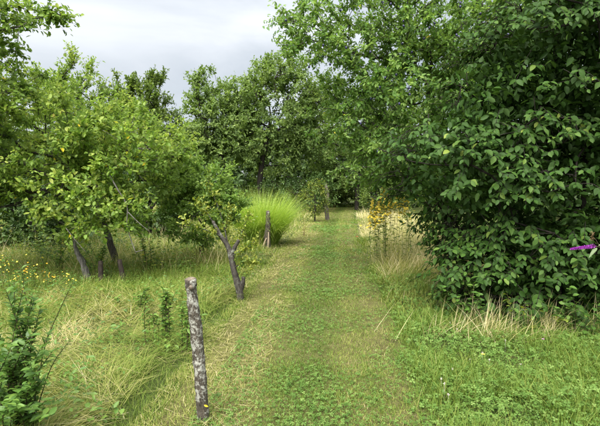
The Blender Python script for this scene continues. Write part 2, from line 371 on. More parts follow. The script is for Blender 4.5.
# low leaves among the mown grass
P = scatter([(1.9, 4, 3000), (4, 7, 1800), (7, 12, 650), (12, 20, 200)], lambda y: path_x(y) - PW * .75, lambda y: path_x(y) + PW,
            lambda x, y: (vnoise(x, y, .5, 21) * .6 + vnoise(x, y, 1.4, 22) * .4 - .05 + .2 * np.exp(-(((x - path_x(y)) / PW - .1) / .35) ** 2) + .16 * np.clip(4.5 - y, 0, 1)) > rng.uniform(.25, .66, len(x)) + .015 * np.maximum(y - 6, 0))
P[:, 2] += rng.uniform(.03, .062, len(P)); n = len(P)
a = rng.uniform(0, 6.28, n); D = np.stack([np.cos(a), np.sin(a), rng.normal(0, .25, n)], 1); N = np.stack([rng.normal(0, .35, n), rng.normal(0, .35, n) - .15, np.ones(n)], 1)
Ls = rng.uniform(.007, .016, n) * np.maximum(1, P[:, 1] / 6)
g = Geo(); g.add(*leaves(P, D, N, Ls, Ls, np.clip(rng.normal(.5, .22, n), 0, 1), CLOVER))
stuff(g.build('path_clover', M['clover']), 'low clover leaves spread over the middle of the mown path', 'clover')

# dry clippings along the left edge of the path
P = scatter([(1.9, 5, 900), (5, 9, 600), (9, 16, 200)], lambda y: path_x(y) - PW - 1.0, lambda y: path_x(y) - PW * .35,
            lambda x, y: vnoise(x, y, .45, 31) * .6 + vnoise(x, y, 1.2, 33) * .4 > rng.uniform(.38, .7, len(x)))
P[:, 2] += rng.uniform(.02, .05, len(P)); n = len(P)
g = Geo(); g.add(*blades(P, rng.uniform(.06, .2, n), depthw(P, .0035), rng.uniform(0, 6.28, n), rng.uniform(1.3, 1.65, n), rng.uniform(-.2, .2, n), np.clip(rng.normal(.78, .12, n), 0, 1), 2))
stuff(g.build('grass_clippings', M['grass']), 'dry yellowish clippings strewn along the left edge of the path', 'clippings')

# left verge: flattened hay with green coming through
LW = lambda y: path_x(y) - PW
P = scatter([(1.8, 4, 2300), (4, 7, 1500), (7, 9.5, 500)], lambda y: -.7 * y - 1.4, lambda y: LW(y) + .05,
            lambda x, y: (x < LW(y) - .45 + .4 * vnoise(x, y, .7, 41)))
n = len(P); P[:, 2] += rng.uniform(.01, .12, n) * vnoise(P[:, 0], P[:, 1], .5, 43) * 1.6
hd = 6.28 * vnoise(P[:, 0], P[:, 1], .45, 42) * 1.6 + rng.normal(0, .9, n)
dz = vnoise(P[:, 0], P[:, 1], .55, 44) * .55 + vnoise(P[:, 0], P[:, 1], 1.6, 45) * .45
g = Geo(); g.add(*blades(P, rng.uniform(.12, .42, n), depthw(P, .0042) * rng.uniform(.6, 1.2, n), hd, rng.uniform(1.0, 1.65, n), rng.uniform(-.2, .5, n), np.clip(.13 + .74 * dz + rng.normal(0, .14, n), .1, 1), 2))
stuff(g.build('flattened_grass', M['grass']), 'long flattened straw and grass lying left of the posts', 'grass')
P = scatter([(1.8, 4, 2600), (4, 7, 1500), (7, 9.5, 600)], lambda y: -.7 * y - 1.4, lambda y: LW(y) + .05,
            lambda x, y: vnoise(x, y, .6, 46) * .6 + vnoise(x, y, 1.5, 47) * .4 + .25 * (x > LW(y) - .5) + .12 * (y < 2.9) > rng.uniform(.35, .75, len(x)))
n = len(P)
hh = np.where(P[:, 0] > LW(P[:, 1]) - .45, .38, 1.0)
g = Geo(); g.add(*blades(P, rng.uniform(.09, .32, n) * hh, depthw(P, .0045) * rng.uniform(.7, 1.4, n), rng.uniform(0, 6.28, n), rng.uniform(.05, .7, n), rng.uniform(.2, 1.2, n), np.clip(rng.normal(.36, .13, n), 0, 1), 2))
stuff(g.build('verge_grass', M['grass']), 'fresh green grass tufts growing through the hay left of the path', 'grass')

# tall meadow left, behind the stakes
P = scatter([(6.6, 9, 950), (9, 13, 560), (13, 20, 240), (20, 34, 70)], lambda y: -.7 * y - 1.5, lambda y: LW(y) + .05,
            lambda x, y: (y > 6.8 + .8 * vnoise(x, y, .8, 50)) & (vnoise(x, y, .6, 51) > .18))
n = len(P); dz = vnoise(P[:, 0], P[:, 1], .8, 52) * .5 + vnoise(P[:, 0], P[:, 1], 2.4, 53) * .5
g = Geo(); g.add(*blades(P, rng.uniform(.22, .62, n) * (.35 + .9 * vnoise(P[:, 0], P[:, 1], .9, 54)) * np.clip((P[:, 1] - 7.2) / 2.0, .35, .85) * np.clip((LW(P[:, 1]) + .1 - P[:, 0]) / 1.0, .25, 1), depthw(P, .006, .0010), rng.uniform(0, 6.28, n), rng.uniform(.1, 1.15, n), rng.uniform(.1, 1.2, n), np.clip(.30 + .66 * dz + rng.normal(0, .2, n), 0, 1), 2))
stuff(g.build('meadow_grass', M['grass']), 'tall yellowish meadow grass under the apple tree on the left', 'grass')

# broad leaved herbs among the meadow and hay
C = scatter([(2.2, 4.5, 26), (4.5, 7.5, 22), (7.5, 13, 13)], lambda y: -.7 * y - 1.2, lambda y: LW(y) - .3, lambda x, y: vnoise(x, y, 1.1, 56) > .3)
n = len(C); k = 26; Q = np.repeat(C, k, 0) + rng.normal(0, 1, (n * k, 3)) * np.array([.09, .09, 0]); hgt = np.repeat(rng.uniform(.08, .34, n), k); Q[:, 2] += hgt * rng.random(n * k); a = rng.uniform(0, 6.28, n * k)
Ls = np.repeat(rng.uniform(.025, .055, n), k) * rng.uniform(.6, 1.2, n * k)
g = Geo(); g.add(*leaves(Q, np.stack([np.cos(a), np.sin(a), rng.normal(.1, .35, n * k)], 1), np.stack([rng.normal(0, .4, n * k), rng.normal(-.2, .4, n * k), np.ones(n * k)], 1), Ls, Ls * np.repeat(rng.uniform(.3, .65, n), k), np.clip(np.repeat(rng.normal(.5, .2, n), k) + rng.normal(0, .15, n * k), 0, 1), LEAF4))
stuff(g.build('meadow_herbs', M['front']), 'small leafy herbs growing through the hay and meadow on the left', 'herbs')
C = scatter([(8.1, 9.5, 9), (9.5, 13, 7)], lambda y: -.7 * y - .8, lambda y: LW(y) - 1.0, lambda x, y: vnoise(x, y, .9, 58) > .45)
n = len(C); k = 60; Q = np.repeat(C, k, 0) + rng.normal(0, 1, (n * k, 3)) * np.array([.13, .13, 0]); hgt = np.repeat(rng.uniform(.25, .75, n), k); Q[:, 2] += hgt * rng.random(n * k) ** .8; a = rng.uniform(0, 6.28, n * k); Ls = rng.uniform(.04, .075, n * k)
g = Geo(); g.add(*leaves(Q, np.stack([np.cos(a), np.sin(a), rng.normal(.2, .35, n * k)], 1), np.stack([rng.normal(0, .4, n * k), rng.normal(-.4, .4, n * k), .8 * np.ones(n * k)], 1), Ls, Ls * .5, np.clip(np.repeat(rng.normal(.4, .2, n), k) + rng.normal(0, .15, n * k), 0, .9), LEAF4))
stuff(g.build('undergrowth', M['young']), 'light green leafy undergrowth in the grass below the apple tree', 'undergrowth')
# bleached seed stalks above the meadow
P = scatter([(8.0, 10, 26), (10, 16, 18)], lambda y: -.7 * y - 1.2, lambda y: LW(y) - .6, lambda x, y: vnoise(x, y, 1.3, 57) > .35); n = len(P)
H = rng.uniform(.45, .85, n); a = rng.uniform(0, 6.28, n); g = Geo(); g.add(*blades(P, H, .0055, a, rng.uniform(0, .55, n), rng.uniform(0, .9, n), np.clip(rng.normal(.93, .06, n), 0, 1), 4))
stuff(g.build('seed_stalks', M['grass']), 'bleached thin grass stalks standing above the meadow on the left', 'grass')
# tuft round the foot of the front post
q = at(203, 421, 3.04); n = 260; P = np.column_stack([rng.normal(q[0], .09, n), rng.normal(q[1] - .02, .08, n)]); P = np.column_stack([P, gz(P[:, 0], P[:, 1])])
g = Geo(); g.add(*blades(P, rng.uniform(.03, .09, n), .005, rng.uniform(0, 6.28, n), rng.uniform(.05, .6, n), rng.uniform(.2, 1.2, n), np.clip(rng.normal(.38, .14, n), 0, 1), 3))
stuff(g.build('post_tuft', M['grass']), 'uncut green grass tuft round the foot of the front post', 'grass')

# right foreground: clover and lush grass
RW = lambda y: path_x(y) + PW
P = scatter([(1.9, 4, 1800), (4, 5.6, 1400), (5.6, 8, 600)], lambda y: RW(y) - .22, lambda y: .7 * y + 1.4,
            lambda x, y: (vnoise(x, y, .4, 61) > .16) & (x > edge(x, y) - .12 + .3 * rng.random(len(x))) & ((y < 5.5) | (x < RW(y) + .8)))
P[:, 2] += rng.uniform(.02, .13, len(P)) * (.4 + vnoise(P[:, 0], P[:, 1], .45, 63)); n = len(P)
a = rng.uniform(0, 6.28, n); D = np.stack([np.cos(a), np.sin(a), rng.normal(0, .3, n)], 1); N = np.stack([rng.normal(0, .4, n), rng.normal(-.2, .4, n), np.ones(n)], 1)
Ls = rng.uniform(.012, .024, n)
g = Geo(); g.add(*leaves(P, D, N, Ls, Ls, np.clip(rng.normal(.55, .22, n), 0, 1), CLOVER))
stuff(g.build('verge_clover', M['clover']), 'thick carpet of green clover in the right foreground', 'clover')
P = scatter([(1.9, 4, 3900), (4, 5.6, 2700), (5.6, 9, 1400), (9, 14, 500)], lambda y: RW(y) - .22, lambda y: np.minimum(.7 * y + 1.4, np.where(y > 5.4, RW(y) + 1.9, 99)),
            lambda x, y: (vnoise(x, y, .5, 64) > rng.uniform(.1, .6, len(x))) & (x > edge(x, y) - .1 + .25 * rng.random(len(x))))
n = len(P)
g = Geo(); g.add(*blades(P, rng.uniform(.06, .24, n) * (.5 + vnoise(P[:, 0], P[:, 1], .7, 65)), depthw(P, .0045) * rng.uniform(.7, 1.5, n), rng.uniform(0, 6.28, n), rng.uniform(.05, .6, n), rng.uniform(.2, 1.3, n), np.clip(rng.normal(.33, .13, n) + .25 * (P[:, 1] > 5.6) * vnoise(P[:, 0], P[:, 1], .7, 66), 0, 1), 2))
stuff(g.build('lush_grass', M['grass']), 'lush green grass right of the path in front of the dark shrub', 'grass')
# dry tall grass right of the path, farther on
P = scatter([(5.6, 8, 700), (8, 11, 900), (11, 16, 560), (16, 26, 170)], lambda y: RW(y) + .12, lambda y: RW(y) + np.where(y < 7, 1.0, 2.9),
            lambda x, y: (vnoise(x, y, .6, 71) + .5 * np.clip((y - 7) / 2, -1, 1) > rng.uniform(.3, .9, len(x))))
n = len(P)
g = Geo(); g.add(*blades(P, rng.uniform(.3, .8, n) * (.3 + 1.0 * vnoise(P[:, 0], P[:, 1], .7, 72)) * (1 + .7 * np.exp(-((P[:, 0] - RW(P[:, 1]) - 1.2) / .6) ** 2 - ((P[:, 1] - 10.2) / 1.5) ** 2)) * np.clip((P[:, 0] - RW(P[:, 1])) / .7 + .35, .3, 1), depthw(P, .0045, .0007), 6.28 * vnoise(P[:, 0], P[:, 1], .6, 73) * 1.5 + rng.normal(0, 1, n), rng.uniform(.2, 1.45, n), rng.uniform(.1, 1.2, n), np.clip(rng.normal(.88, .14, n) - .5 * (vnoise(P[:, 0], P[:, 1], .7, 74) < .3), .2, 1), 3))
stuff(g.build('dry_grass', M['grass']), 'tall straw coloured dry grass right of the path before the bend', 'grass')
# straw stalks at the foot of the big shrub
P = []
for px_, n_, sp in ((440, 30, .22), (468, 60, .10), (490, 120, .07), (500, 60, .16), (514, 40, .06), (548, 120, .09), (560, 40, .2), (585, 25, .2), (455, 40, .3)):
    q = at(px_, 338, 4.82); P.append(np.column_stack([rng.normal(q[0], sp, n_), rng.normal(q[1] + .12, .14, n_)]))
P = np.concatenate(P); P = np.column_stack([P, gz(P[:, 0], P[:, 1])]); n = len(P)
g = Geo(); g.add(*blades(P, rng.uniform(.15, .55, n), .006, rng.normal(.2, 1.2, n), rng.uniform(.1, 1.2, n), rng.uniform(-.1, .9, n), np.clip(rng.normal(.88, .1, n), .3, 1), 3))
stuff(g.build('straw_stalks', M['grass']), 'bleached straw stalks standing at the foot of the dark shrub', 'straw')
# white clover blossoms
q = np.concatenate([np.array([at(a_, b_, 1.6 * FOC / (b_ - 185.0)) for a_, b_ in ((453, 329), (450, 336), (457, 340), (482, 368), (489, 374), (470, 372), (441, 400), (444, 408), (448, 420), (452, 384), (505, 355), (520, 380))])])
q[:, 2] = gz(q[:, 0], q[:, 1]) + rng.uniform(.07, .13, len(q))
n = len(q); k = 24; g = Geo(); PP = np.repeat(q, k, 0); d = nrm(rng.normal(0, 1, (n * k, 3)))
g.add(*leaves(PP, d, nrm(rng.normal(0, 1, (n * k, 3))), .011, .005, .5, LEAF2)); g.add(*sticks(q - [0, 0, .12], q, .0012, .0012))
stuff(g.build('clover_blossoms', M['white']), 'small whitish clover blossoms scattered in the right foreground', 'flowers')

# ------------------------------------------------------------------ trees
def skeleton(trunk, targets, k=.35, seed=0, step=.4, jit=.05):
    r_ = np.random.default_rng(seed); trunk = np.asarray(trunk, float)
    n0 = len(trunk); cap = n0 + len(targets) * 14
    X = np.zeros((cap, 3)); par = np.full(cap, -1); pl = np.zeros(cap); X[:n0] = trunk
    for i in range(1, n0): par[i] = i - 1; pl[i] = pl[i - 1] + np.linalg.norm(trunk[i] - trunk[i - 1])
    first = max(1, int(n0 * .45)); cnt = n0; tips = []
    order = np.argsort(np.linalg.norm(targets - trunk[-1], axis=1) + r_.random(len(targets)) * .4)
    allow = np.zeros(cap, bool); allow[first:n0] = True; tipidx = np.zeros(len(targets), int)
    for ti in order:
        t = targets[ti]; d = np.linalg.norm(X[:cnt] - t, axis=1); c = d + k * pl[:cnt]; c[~allow[:cnt]] = 1e9
        j = int(np.argmin(c)); m = int(np.clip(math.ceil(d[j] / step), 1, 12))
        dp = X[j] - X[par[j]] if par[j] >= 0 else np.array([0, 0, 1.0]); dp = dp / (np.linalg.norm(dp) + 1e-9)
        ctl = X[j] + dp * d[j] * .35; prev = j
        for s_ in range(1, m + 1):
            u = s_ / m; p = (1 - u) ** 2 * X[j] + 2 * u * (1 - u) * ctl + u * u * t
            if s_ < m: p = p + r_.normal(0, jit * min(1, d[j]), 3)
            X[cnt] = p; par[cnt] = prev; pl[cnt] = pl[prev] + np.linalg.norm(p - X[prev]); allow[cnt] = True; prev = cnt; cnt += 1
        tipidx[ti] = prev
    return X[:cnt], par[:cnt], tipidx
def limbs_geo(X, par, tipidx, r_base, r_tip, g=None, sides=6, rough=.15):
    n = len(X); w_ = np.zeros(n); w_[tipidx] += 1
    for i in range(n - 1, 0, -1):
        if par[i] >= 0: w_[par[i]] += w_[i]
    w_ = np.maximum(w_, 1); p = math.log(r_base / r_tip) / math.log(max(w_[0], 2)); r = r_tip * w_ ** p
    kids = [[] for _ in range(n)]
    for i in range(1, n):
        if par[i] >= 0: kids[par[i]].append(i)
    g = g or Geo(); starts = [(0, None)]
    while starts:
        s, frm = starts.pop(); ch = [] if frm is None else [frm]; cur = s; ch.append(cur)
        while kids[cur]:
            ks = sorted(kids[cur], key=lambda q: -w_[q])
            for q in ks[1:]: starts.append((q, cur))
            cur = ks[0]; ch.append(cur)
        if len(ch) < 2: continue
        rr = r[ch].copy()
        if frm is not None: rr[0] = rr[1]
        sd_ = sides + 4 if rr.max() > .05 else (sides if rr.max() > .015 else 4)
        g.add(*tube(X[ch], rr, sd_, True, rough, s))
    return g
def blob_targets(blobs, n, r_, inner=.5, zmin=.2):
    vol = np.array([b[1][0] * b[1][1] * b[1][2] * (b[2] if len(b) > 2 else 1) for b in blobs]) ** .8; out = []
    for b, cn in zip(blobs, np.maximum(3, (n * vol / vol.sum()).astype(int))):
        d = nrm(r_.normal(0, 1, (cn, 3))); rad = (inner ** 3 + (1 - inner ** 3) * r_.random(cn)) ** (1 / 3)
        out.append(np.array(b[0]) + d * rad[:, None] * np.array(b[1]))
    t = np.concatenate(out); t[:, 2] = np.maximum(t[:, 2], zmin); return t
def foliage(T, out_, r_, nt=6, nl=9, tl=.4, ln=.07, wr=.55, up=.2, droop=.25, spread=.8, tpl=LEAF4, vmean=.45, vsd=.18, csd=.12, yellow=0., twig_r=.003, g=None, gt=None, crown_v=None):
    n = len(T); To = np.repeat(T, nt, 0); O = np.repeat(out_, nt, 0); cl = np.repeat(np.clip(r_.normal(0, csd, n), -.3, .3), nt)
    D = nrm(O * .7 + r_.normal(0, spread, (n * nt, 3)) + np.array([0, 0, up]))
    Lt = tl * r_.uniform(.5, 1.25, n * nt); S = To - D * Lt[:, None] * .2; E = S + D * Lt[:, None]; E[:, 2] -= droop * Lt * .3
    if gt is not None: gt.add(*sticks(S, E, twig_r, twig_r * .5))
    u = np.linspace(.15, 1.0, nl)[None] + r_.uniform(-.05, .05, (n * nt, nl))
    P = S[:, None] + (E - S)[:, None] * u[..., None]
    P = P.reshape(-1, 3) + r_.normal(0, .012, (n * nt * nl, 3)); m = len(P)
    Dl = np.repeat(D, nl, 0) * .55 + r_.normal(0, .62, (m, 3)) - np.array([0, 0, droop])
    Nn = np.array([0, 0, .65]) + r_.normal(0, .55, (m, 3)) + np.repeat(O, nl, 0) * .6
    Ls = ln * r_.uniform(.6, 1.2, m); v = np.clip(r_.normal(vmean, vsd, m) + np.repeat(cl, nl), 0, .93)
    if yellow: v[r_.random(m) < yellow] = 1.0
    g.add(*leaves(P, Dl, Nn, Ls, Ls * wr * r_.uniform(.85, 1.15, m), v, tpl))
def tree(name, label, cat, base, trunk, r_base, blobs, n, mat, bark, seed, r_tip=.006, inner=.5, k=.35, group=None, zmin=.3, step=.4, twigs=True, extra=None, crown='crown', **fk):
    r_ = np.random.default_rng(seed); base = np.array([base[0], base[1], float(gz(base[0], base[1])) - .03])
    root = thing(name, base, label, cat, group)
    tr = smooth_path(np.array(trunk, float), max(8, len(trunk) * 4)); tr[:, :2] += r_.normal(0, .012, (len(tr), 2)); tr[0] = trunk[0]; tr[0][2] = base[2]
    T = blob_targets(blobs, n, r_, inner, zmin)
    if extra is not None: T = np.concatenate([T, np.asarray(extra, float)])
    X, par, tips = skeleton(tr, T, k, seed, step)
    gt = limbs_geo(X, par, tips, r_base, r_tip)
    cen = np.mean([b[0] for b in blobs], 0); O = nrm(T - cen - np.array([0, 0, -.3]))
    g = Geo(); foliage(T, O, r_, g=g, gt=gt if twigs else None, twig_r=r_tip * .6, **fk)
    gt.build('trunk', bark, root, base, smooth=True)
    c = g.build(crown, mat, root, base); c['kind'] = 'stuff'
    return root, base, T, r_

# --- wood far behind, one mass
r_ = np.random.default_rng(77); g = Geo(); gb = Geo()
n = 4700; yy = r_.uniform(33, 42, n); xx = r_.uniform(-34, 34, n); top = 3.0 + 2.2 * vnoise(xx, yy * .3, 3.5, 81) + 1.0 * (np.abs(xx) < 10); zz = top * r_.random(n) ** .7
side = 800; sx = np.concatenate([r_.uniform(-19, -14, side), r_.uniform(12, 17, side)]); sy = r_.uniform(8, 36, 2 * side); sz = (2.6 + 2.0 * vnoise(sx, sy, 3, 82)) * r_.random(2 * side) ** .7
T = np.column_stack([np.concatenate([xx, sx]), np.concatenate([yy, sy]), np.concatenate([zz, sz])])
foliage(T, nrm(np.column_stack([-T[:, 0] * .2, -np.ones(len(T)), np.ones(len(T)) * .5])), r_, nt=2, nl=8, tl=.9, ln=.42, wr=.6, tpl=LEAF2, g=g, vmean=.35, csd=.2)
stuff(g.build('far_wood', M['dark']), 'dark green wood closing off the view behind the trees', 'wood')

FAR = dict(nt=7, nl=9, tl=.62, ln=.16, wr=.58, tpl=LEAF2, csd=.2, up=.45, droop=.15)
tree('broadleaf_tree', 'tall broad green tree with forked dark trunk where the path ends', 'tree', (-2.25, 27), [(-2.25, 27, 0), (-2.3, 27, 1.5), (-2.15, 27, 3.0), (-1.7, 27.2, 5.2)], .15,
     [((-1.2, 27.4, 6.3), (2.3, 2.2, 2.8)), ((-2.6, 26.8, 4.4), (1.6, 1.6, 1.5)), ((.6, 27.5, 4.9), (1.7, 1.8, 2.2)), ((-.9, 27.4, 8.2), (1.6, 1.5, 1.15)), ((-2.9, 27.2, 6.2), (1.2, 1.2, 1.2)), ((1.2, 27.5, 6.6), (1.4, 1.4, 1.4)), ((-1.9, 27.2, 3.4), (2.4, 1.4, 1.0), .9), ((-1.2, 27.6, 5.6), (2.6, 1.6, 2.6))], 620, M['far'], M['bark_far'], 101, r_tip=.012, twigs=False, **FAR)
tree('broadleaf_tree', 'green tree with a narrower uneven crown left of the tall broad tree', 'tree', (-3.3, 26.6), [(-3.3, 26.6, 0), (-3.6, 26.6, 1.2), (-4.2, 26.8, 2.4), (-4.8, 27, 4.4)], .12,
     [((-5.0, 27, 5.4), (1.5, 1.6, 2.0)), ((-5.1, 27, 7.0), (1.1, 1.0, 1.0)), ((-3.6, 27, 6.3), (1.2, 1.2, 1.2)), ((-3.7, 27, 4.9), (1.3, 1.4, 1.5)), ((-5.6, 26.6, 3.9), (1.0, 1.2, 1.0)), ((-4.6, 26.5, 3.3), (1.9, 1.2,   .9), .9), ((-4.4, 27.4, 5.0), (2.0, 1.3, 2.0))], 470, M['far'], M['bark_far'], 102, r_tip=.012, twigs=False, **FAR)
tree('broadleaf_tree', 'green tree rising behind the plum tree right of the path end', 'tree', (3.6, 30), [(3.6, 30, 0), (3.6, 30, 2.5), (3.3, 30, 5)], .13,
     [((3.0, 30, 5.6), (3.2, 2.0, 2.8)), ((3.6, 29.5, 3.0), (3.4, 1.6, 1.6)), ((6.5, 29, 5), (2.5, 2, 3))], 420, M['far'], M['bark_far'], 103, r_tip=.012, twigs=False, **FAR)
tree('thicket_shrub', 'light green shrub closing the far end of the path', 'shrub', (4.2, 25.5), [(4.2, 25.5, 0), (4.2, 25.5, .6), (4.1, 25.4, 1.4)], .08,
     [((4.3, 25.5, 1.7), (1.5, 1.2, 1.4)), ((5.8, 25.3, 1.9), (1.4, 1.2, 1.5))], 110, M['far2'], M['bark_far'], 104, r_tip=.01, twigs=False, **{**FAR, 'ln': .11})
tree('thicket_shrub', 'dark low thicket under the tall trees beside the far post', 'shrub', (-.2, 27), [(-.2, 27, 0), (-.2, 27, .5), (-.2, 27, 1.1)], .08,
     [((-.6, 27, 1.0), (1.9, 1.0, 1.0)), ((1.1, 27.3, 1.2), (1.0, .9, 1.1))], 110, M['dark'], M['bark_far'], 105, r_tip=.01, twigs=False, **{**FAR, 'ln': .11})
tree('thicket_shrub', 'grey green thicket straight behind the end of the path', 'shrub', (2.6, 33.5), [(2.6, 33.5, 0), (2.6, 33.5, .8), (2.6, 33.5, 1.6)], .08,
     [((1.6, 33.5, 1.5), (2.0, 1.0, 1.6)), ((3.6, 33.8, 1.6), (2.0, 1.0, 1.7)), ((-1.5, 33.5, 1.6), (2.0, 1.0, 1.7))], 240, M['far2'], M['bark_far'], 108, r_tip=.01, twigs=False, **FAR)
tree('slender_tree', 'grey green tree with sparse upright shoots against the sky', 'tree', (-5.9, 18), [(-5.9, 18, 0), (-5.9, 18, 1.6), (-5.8, 18, 3.2)], .12,
     [((-5.9, 18, 4.3), (.95, .9, 1.1)), ((-5.4, 18, 5.0), (.35, .4, .9)), ((-6.2, 18, 5.0), (.3, .3, .7)), ((-5.1, 18, 3.6), (.7, .8, .8)), ((-6.7, 18, 4.6), (.6, .6, 1.1)), ((-5.5, 18, 5.3), (.3, .3, .6)), ((-5.6, 17.6, 2.8), (1.3, 1.0, .8))], 200, M['far2'], M['bark_far'], 106, r_tip=.008, twigs=True,
     nt=8, nl=12, tl=.5, ln=.12, wr=.5, tpl=LEAF2, csd=.15, up=1.1, droop=.05, vmean=.4)
tree('slender_tree', 'pale yellowish green tree rising behind the apple tree', 'tree', (-7.2, 15.5), [(-7.2, 15.5, 0), (-7.2, 15.5, 1.6), (-7.1, 15.5, 3.0)], .12,
     [((-7.3, 15.5, 3.9), (1.4, 1.2, 1.3)), ((-7.2, 15.5, 5.2), (.6, .6, .7)), ((-5.9, 15.3, 3.6), (.9, .9, .9)), ((-8.8, 15.5, 3.9), (1.2, 1.1, 1.4))], 170, M['apple'], M['bark_far'], 107, r_tip=.008, twigs=True,
     nt=8, nl=12, tl=.5, ln=.12, wr=.5, tpl=LEAF2, csd=.15, up=.8, droop=.1, vmean=.55)
for i, (x, y, rx, h, lab) in enumerate(((-6.6, 11.8, 1.5, 1.9, 'dark dense shrub in the shade at the left edge of the photo'), (-4.6, 14.5, 1.3, 1.9, 'dark shrub in the gap behind the hanging dead branch'),
                                        (-7.8, 15.0, 1.6, 2.1, 'dark shrub in the shade straight behind the apple trunk'), (-4.2, 20.5, 1.8, 2.4, 'dark shrub behind the small bushy tree and left of the silver grass'))):
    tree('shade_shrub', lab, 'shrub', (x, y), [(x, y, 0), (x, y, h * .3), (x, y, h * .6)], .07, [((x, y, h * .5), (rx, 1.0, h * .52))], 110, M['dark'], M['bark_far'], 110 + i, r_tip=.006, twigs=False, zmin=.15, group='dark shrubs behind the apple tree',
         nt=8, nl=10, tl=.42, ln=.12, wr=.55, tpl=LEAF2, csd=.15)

# --- apple tree on the left
ap, apb, T, r_ = tree('apple_tree', 'spreading apple tree with yellowing leaves and leaning trunk on the left', 'tree', (-3.55, 9.0), [(-3.55, 9, 0), (-3.65, 8.95, .6), (-3.95, 8.8, 1.45), (-4.1, 8.6, 1.9)], .065,
     [((-4.7, 8.3, 2.35), (1.9, 1.8, 1.0)), ((-3.0, 8.1, 2.15), (1.15, 1.3, .75)), ((-2.75, 7.9, 1.75), (.55, .7, .6)), ((-5.4, 7.4, 1.9), (1.0, 1.1, 1.0)), ((-3.9, 7.6, 1.75), (1.5, .8, .5), .6), ((-3.2, 7.4, 1.2), (.9, .55, .42), 1.8)], 620, M['apple'], M['bark'], 120, r_tip=.004, zmin=.85,
     nt=7, nl=10, tl=.34, ln=.078, wr=.58, csd=.14, yellow=.007, droop=.06, up=.5, vmean=.55)
g = Geo()
for pts, r0, r1 in (([(-3.98, 8.75, 1.55), (-4.5, 8.3, 1.5), (-5.1, 8.0, 1.46), (-6.2, 7.6, 1.42)], .05, .025), ([(-4.4, 8.35, 1.5), (-4.9, 7.9, 1.25), (-5.4, 7.6, 1.2)], .03, .012)):
    p = smooth_path(pts, 14); g.add(*tube(p, np.linspace(r0, r1, 14), 8, True, .2, 3))
g.build('limb', M['bark'], ap, apb, smooth=True)
g = Geo()
p = smooth_path([at(110, 176, 7.05), at(118, 190, 7.05), at(127, 206, 7.05), at(127, 224, 7.05), at(131, 240, 7.05), at(136, 253, 7.05)], 16); g.add(*tube(p, np.linspace(.012, .006, 16), 7, True, .25, 4))
p = smooth_path([at(128, 212, 7.05), at(138, 222, 7.05), at(150, 232, 7.05)], 8); g.add(*tube(p, np.linspace(.010, .004, 8), 5, True, .2, 5))
p = smooth_path([at(136, 252, 7.05), at(143, 250, 7.05)], 4); g.add(*tube(p, np.linspace(.008, .004, 4), 5, True, .2, 5))
p = smooth_path([at(66, 228, 7.05), at(76, 241, 7.05), at(86, 252, 7.05)], 8); g.add(*tube(p, np.linspace(.008, .004, 8), 5, True, .2, 6))
o = g.build('dead_branch', M['deadgrey'], ap, apb, smooth=True); o['label'] = 'bare grey dead branch hanging below the leaves'

# --- tree whose boughs reach in at the top left
ex = [at(a, b, 7.0) for a, b in ((62, 14), (56, 22), (48, 20), (52, 12), (40, 16), (30, 22), (22, 26), (12, 20), (28, 10), (8, 8), (60, 20), (2, 30), (45, 8), (16, 6))]
tree('pear_tree', 'tree at the left edge with a bough reaching in at the top', 'tree', (-5.4, 7.2), [(-5.4, 7.2, 0), (-5.4, 7.2, 1.8), (-5.35, 7.2, 3.2)], .09,
     [((-5.4, 7.3, 4.4), (1.25, 1.3, 1.5)), ((-4.75, 7.2, 3.45), (.85, .8, .8)), ((-5.0, 7.0, 2.9), (1.0, .8, .6)), ((-6.4, 7.3, 3.8), (1.0, 1.2, 1.5))], 240, M['apple'], M['bark'], 121, r_tip=.005, extra=ex,
     nt=7, nl=10, tl=.28, ln=.075, wr=.6, csd=.14, yellow=.004, droop=.3, vmean=.42, zmin=1.6)

# --- plum tree right of the path
ex = np.array([at(a, b, y_) for a, b, y_ in ((285, 22, 8.2), (292, 34, 8.3), (300, 20, 8.3), (310, 40, 8.2), (318, 12, 8.4), (325, 55, 8.2), (332, 30, 8.3), (305, 8, 8.4), (340, 62, 8.2), (345, 8, 8.4), (355, 5, 8.6), (298, 46, 8.2), (315, 60, 8.1), (330, 8, 8.5), (350, 55, 8.1))])
q_ = np.random.default_rng(55); ex = np.concatenate([ex, np.array([at(q_.uniform(282, 350), 4 + 56 * q_.random(), q_.uniform(7.7, 8.9)) for _ in range(38)]), np.array([at(q_.uniform(335, 420), q_.uniform(-25, 8), q_.uniform(7.7, 8.9)) for _ in range(25)])])
pl_root, pl_base, PT, pr_ = tree('plum_tree', 'plum tree with dark blue fruit arching over the right side of the path', 'tree', (3.1, 9.9), [(3.1, 9.9, 0), (3.1, 9.9, 1.1), (2.9, 9.7, 2.2), (2.5, 9.3, 3.4)], .11,
     [((2.5, 9.3, 3.0), (1.9, 1.9, 1.5)), ((1.6, 8.8, 2.7), (1.1, 1.3, 1.2)), ((2.6, 9.0, 4.7), (1.7, 1.6, .9)), ((1.5, 8.6, 5.0), (1.3, 1.2, .55), .5), ((1.75, 9.4, 2.2), (.8, .8, .5), .8), ((4.0, 9.6, 4.3), (1.6, 1.6, 1.7)), ((1.15, 9.0, 2.95), (1.0, 1.0, 1.15)), ((2.0, 8.3, 3.6), (1.2, .9, 1.0)), ((3.0, 8.7, 4.3), (1.6, 1.2, 1.3)), ((1.6, 9.0, 3.9), (1.2, 1.0, 1.0))], 760, M['plum'], M['bark'], 122, r_tip=.004, extra=ex,
     nt=7, nl=10, tl=.34, ln=.078, wr=.52, csd=.14, yellow=.002, droop=.3, up=.35, vmean=.58, zmin=1.5)
g = Geo(); sp = []
for i in range(6):
    th = math.pi * i / 5
    for j in range(8): a_ = 2 * math.pi * j / 8; sp.append((math.sin(th) * math.cos(a_) * .9, math.sin(th) * math.sin(a_) * .9, math.cos(th) * 1.15))
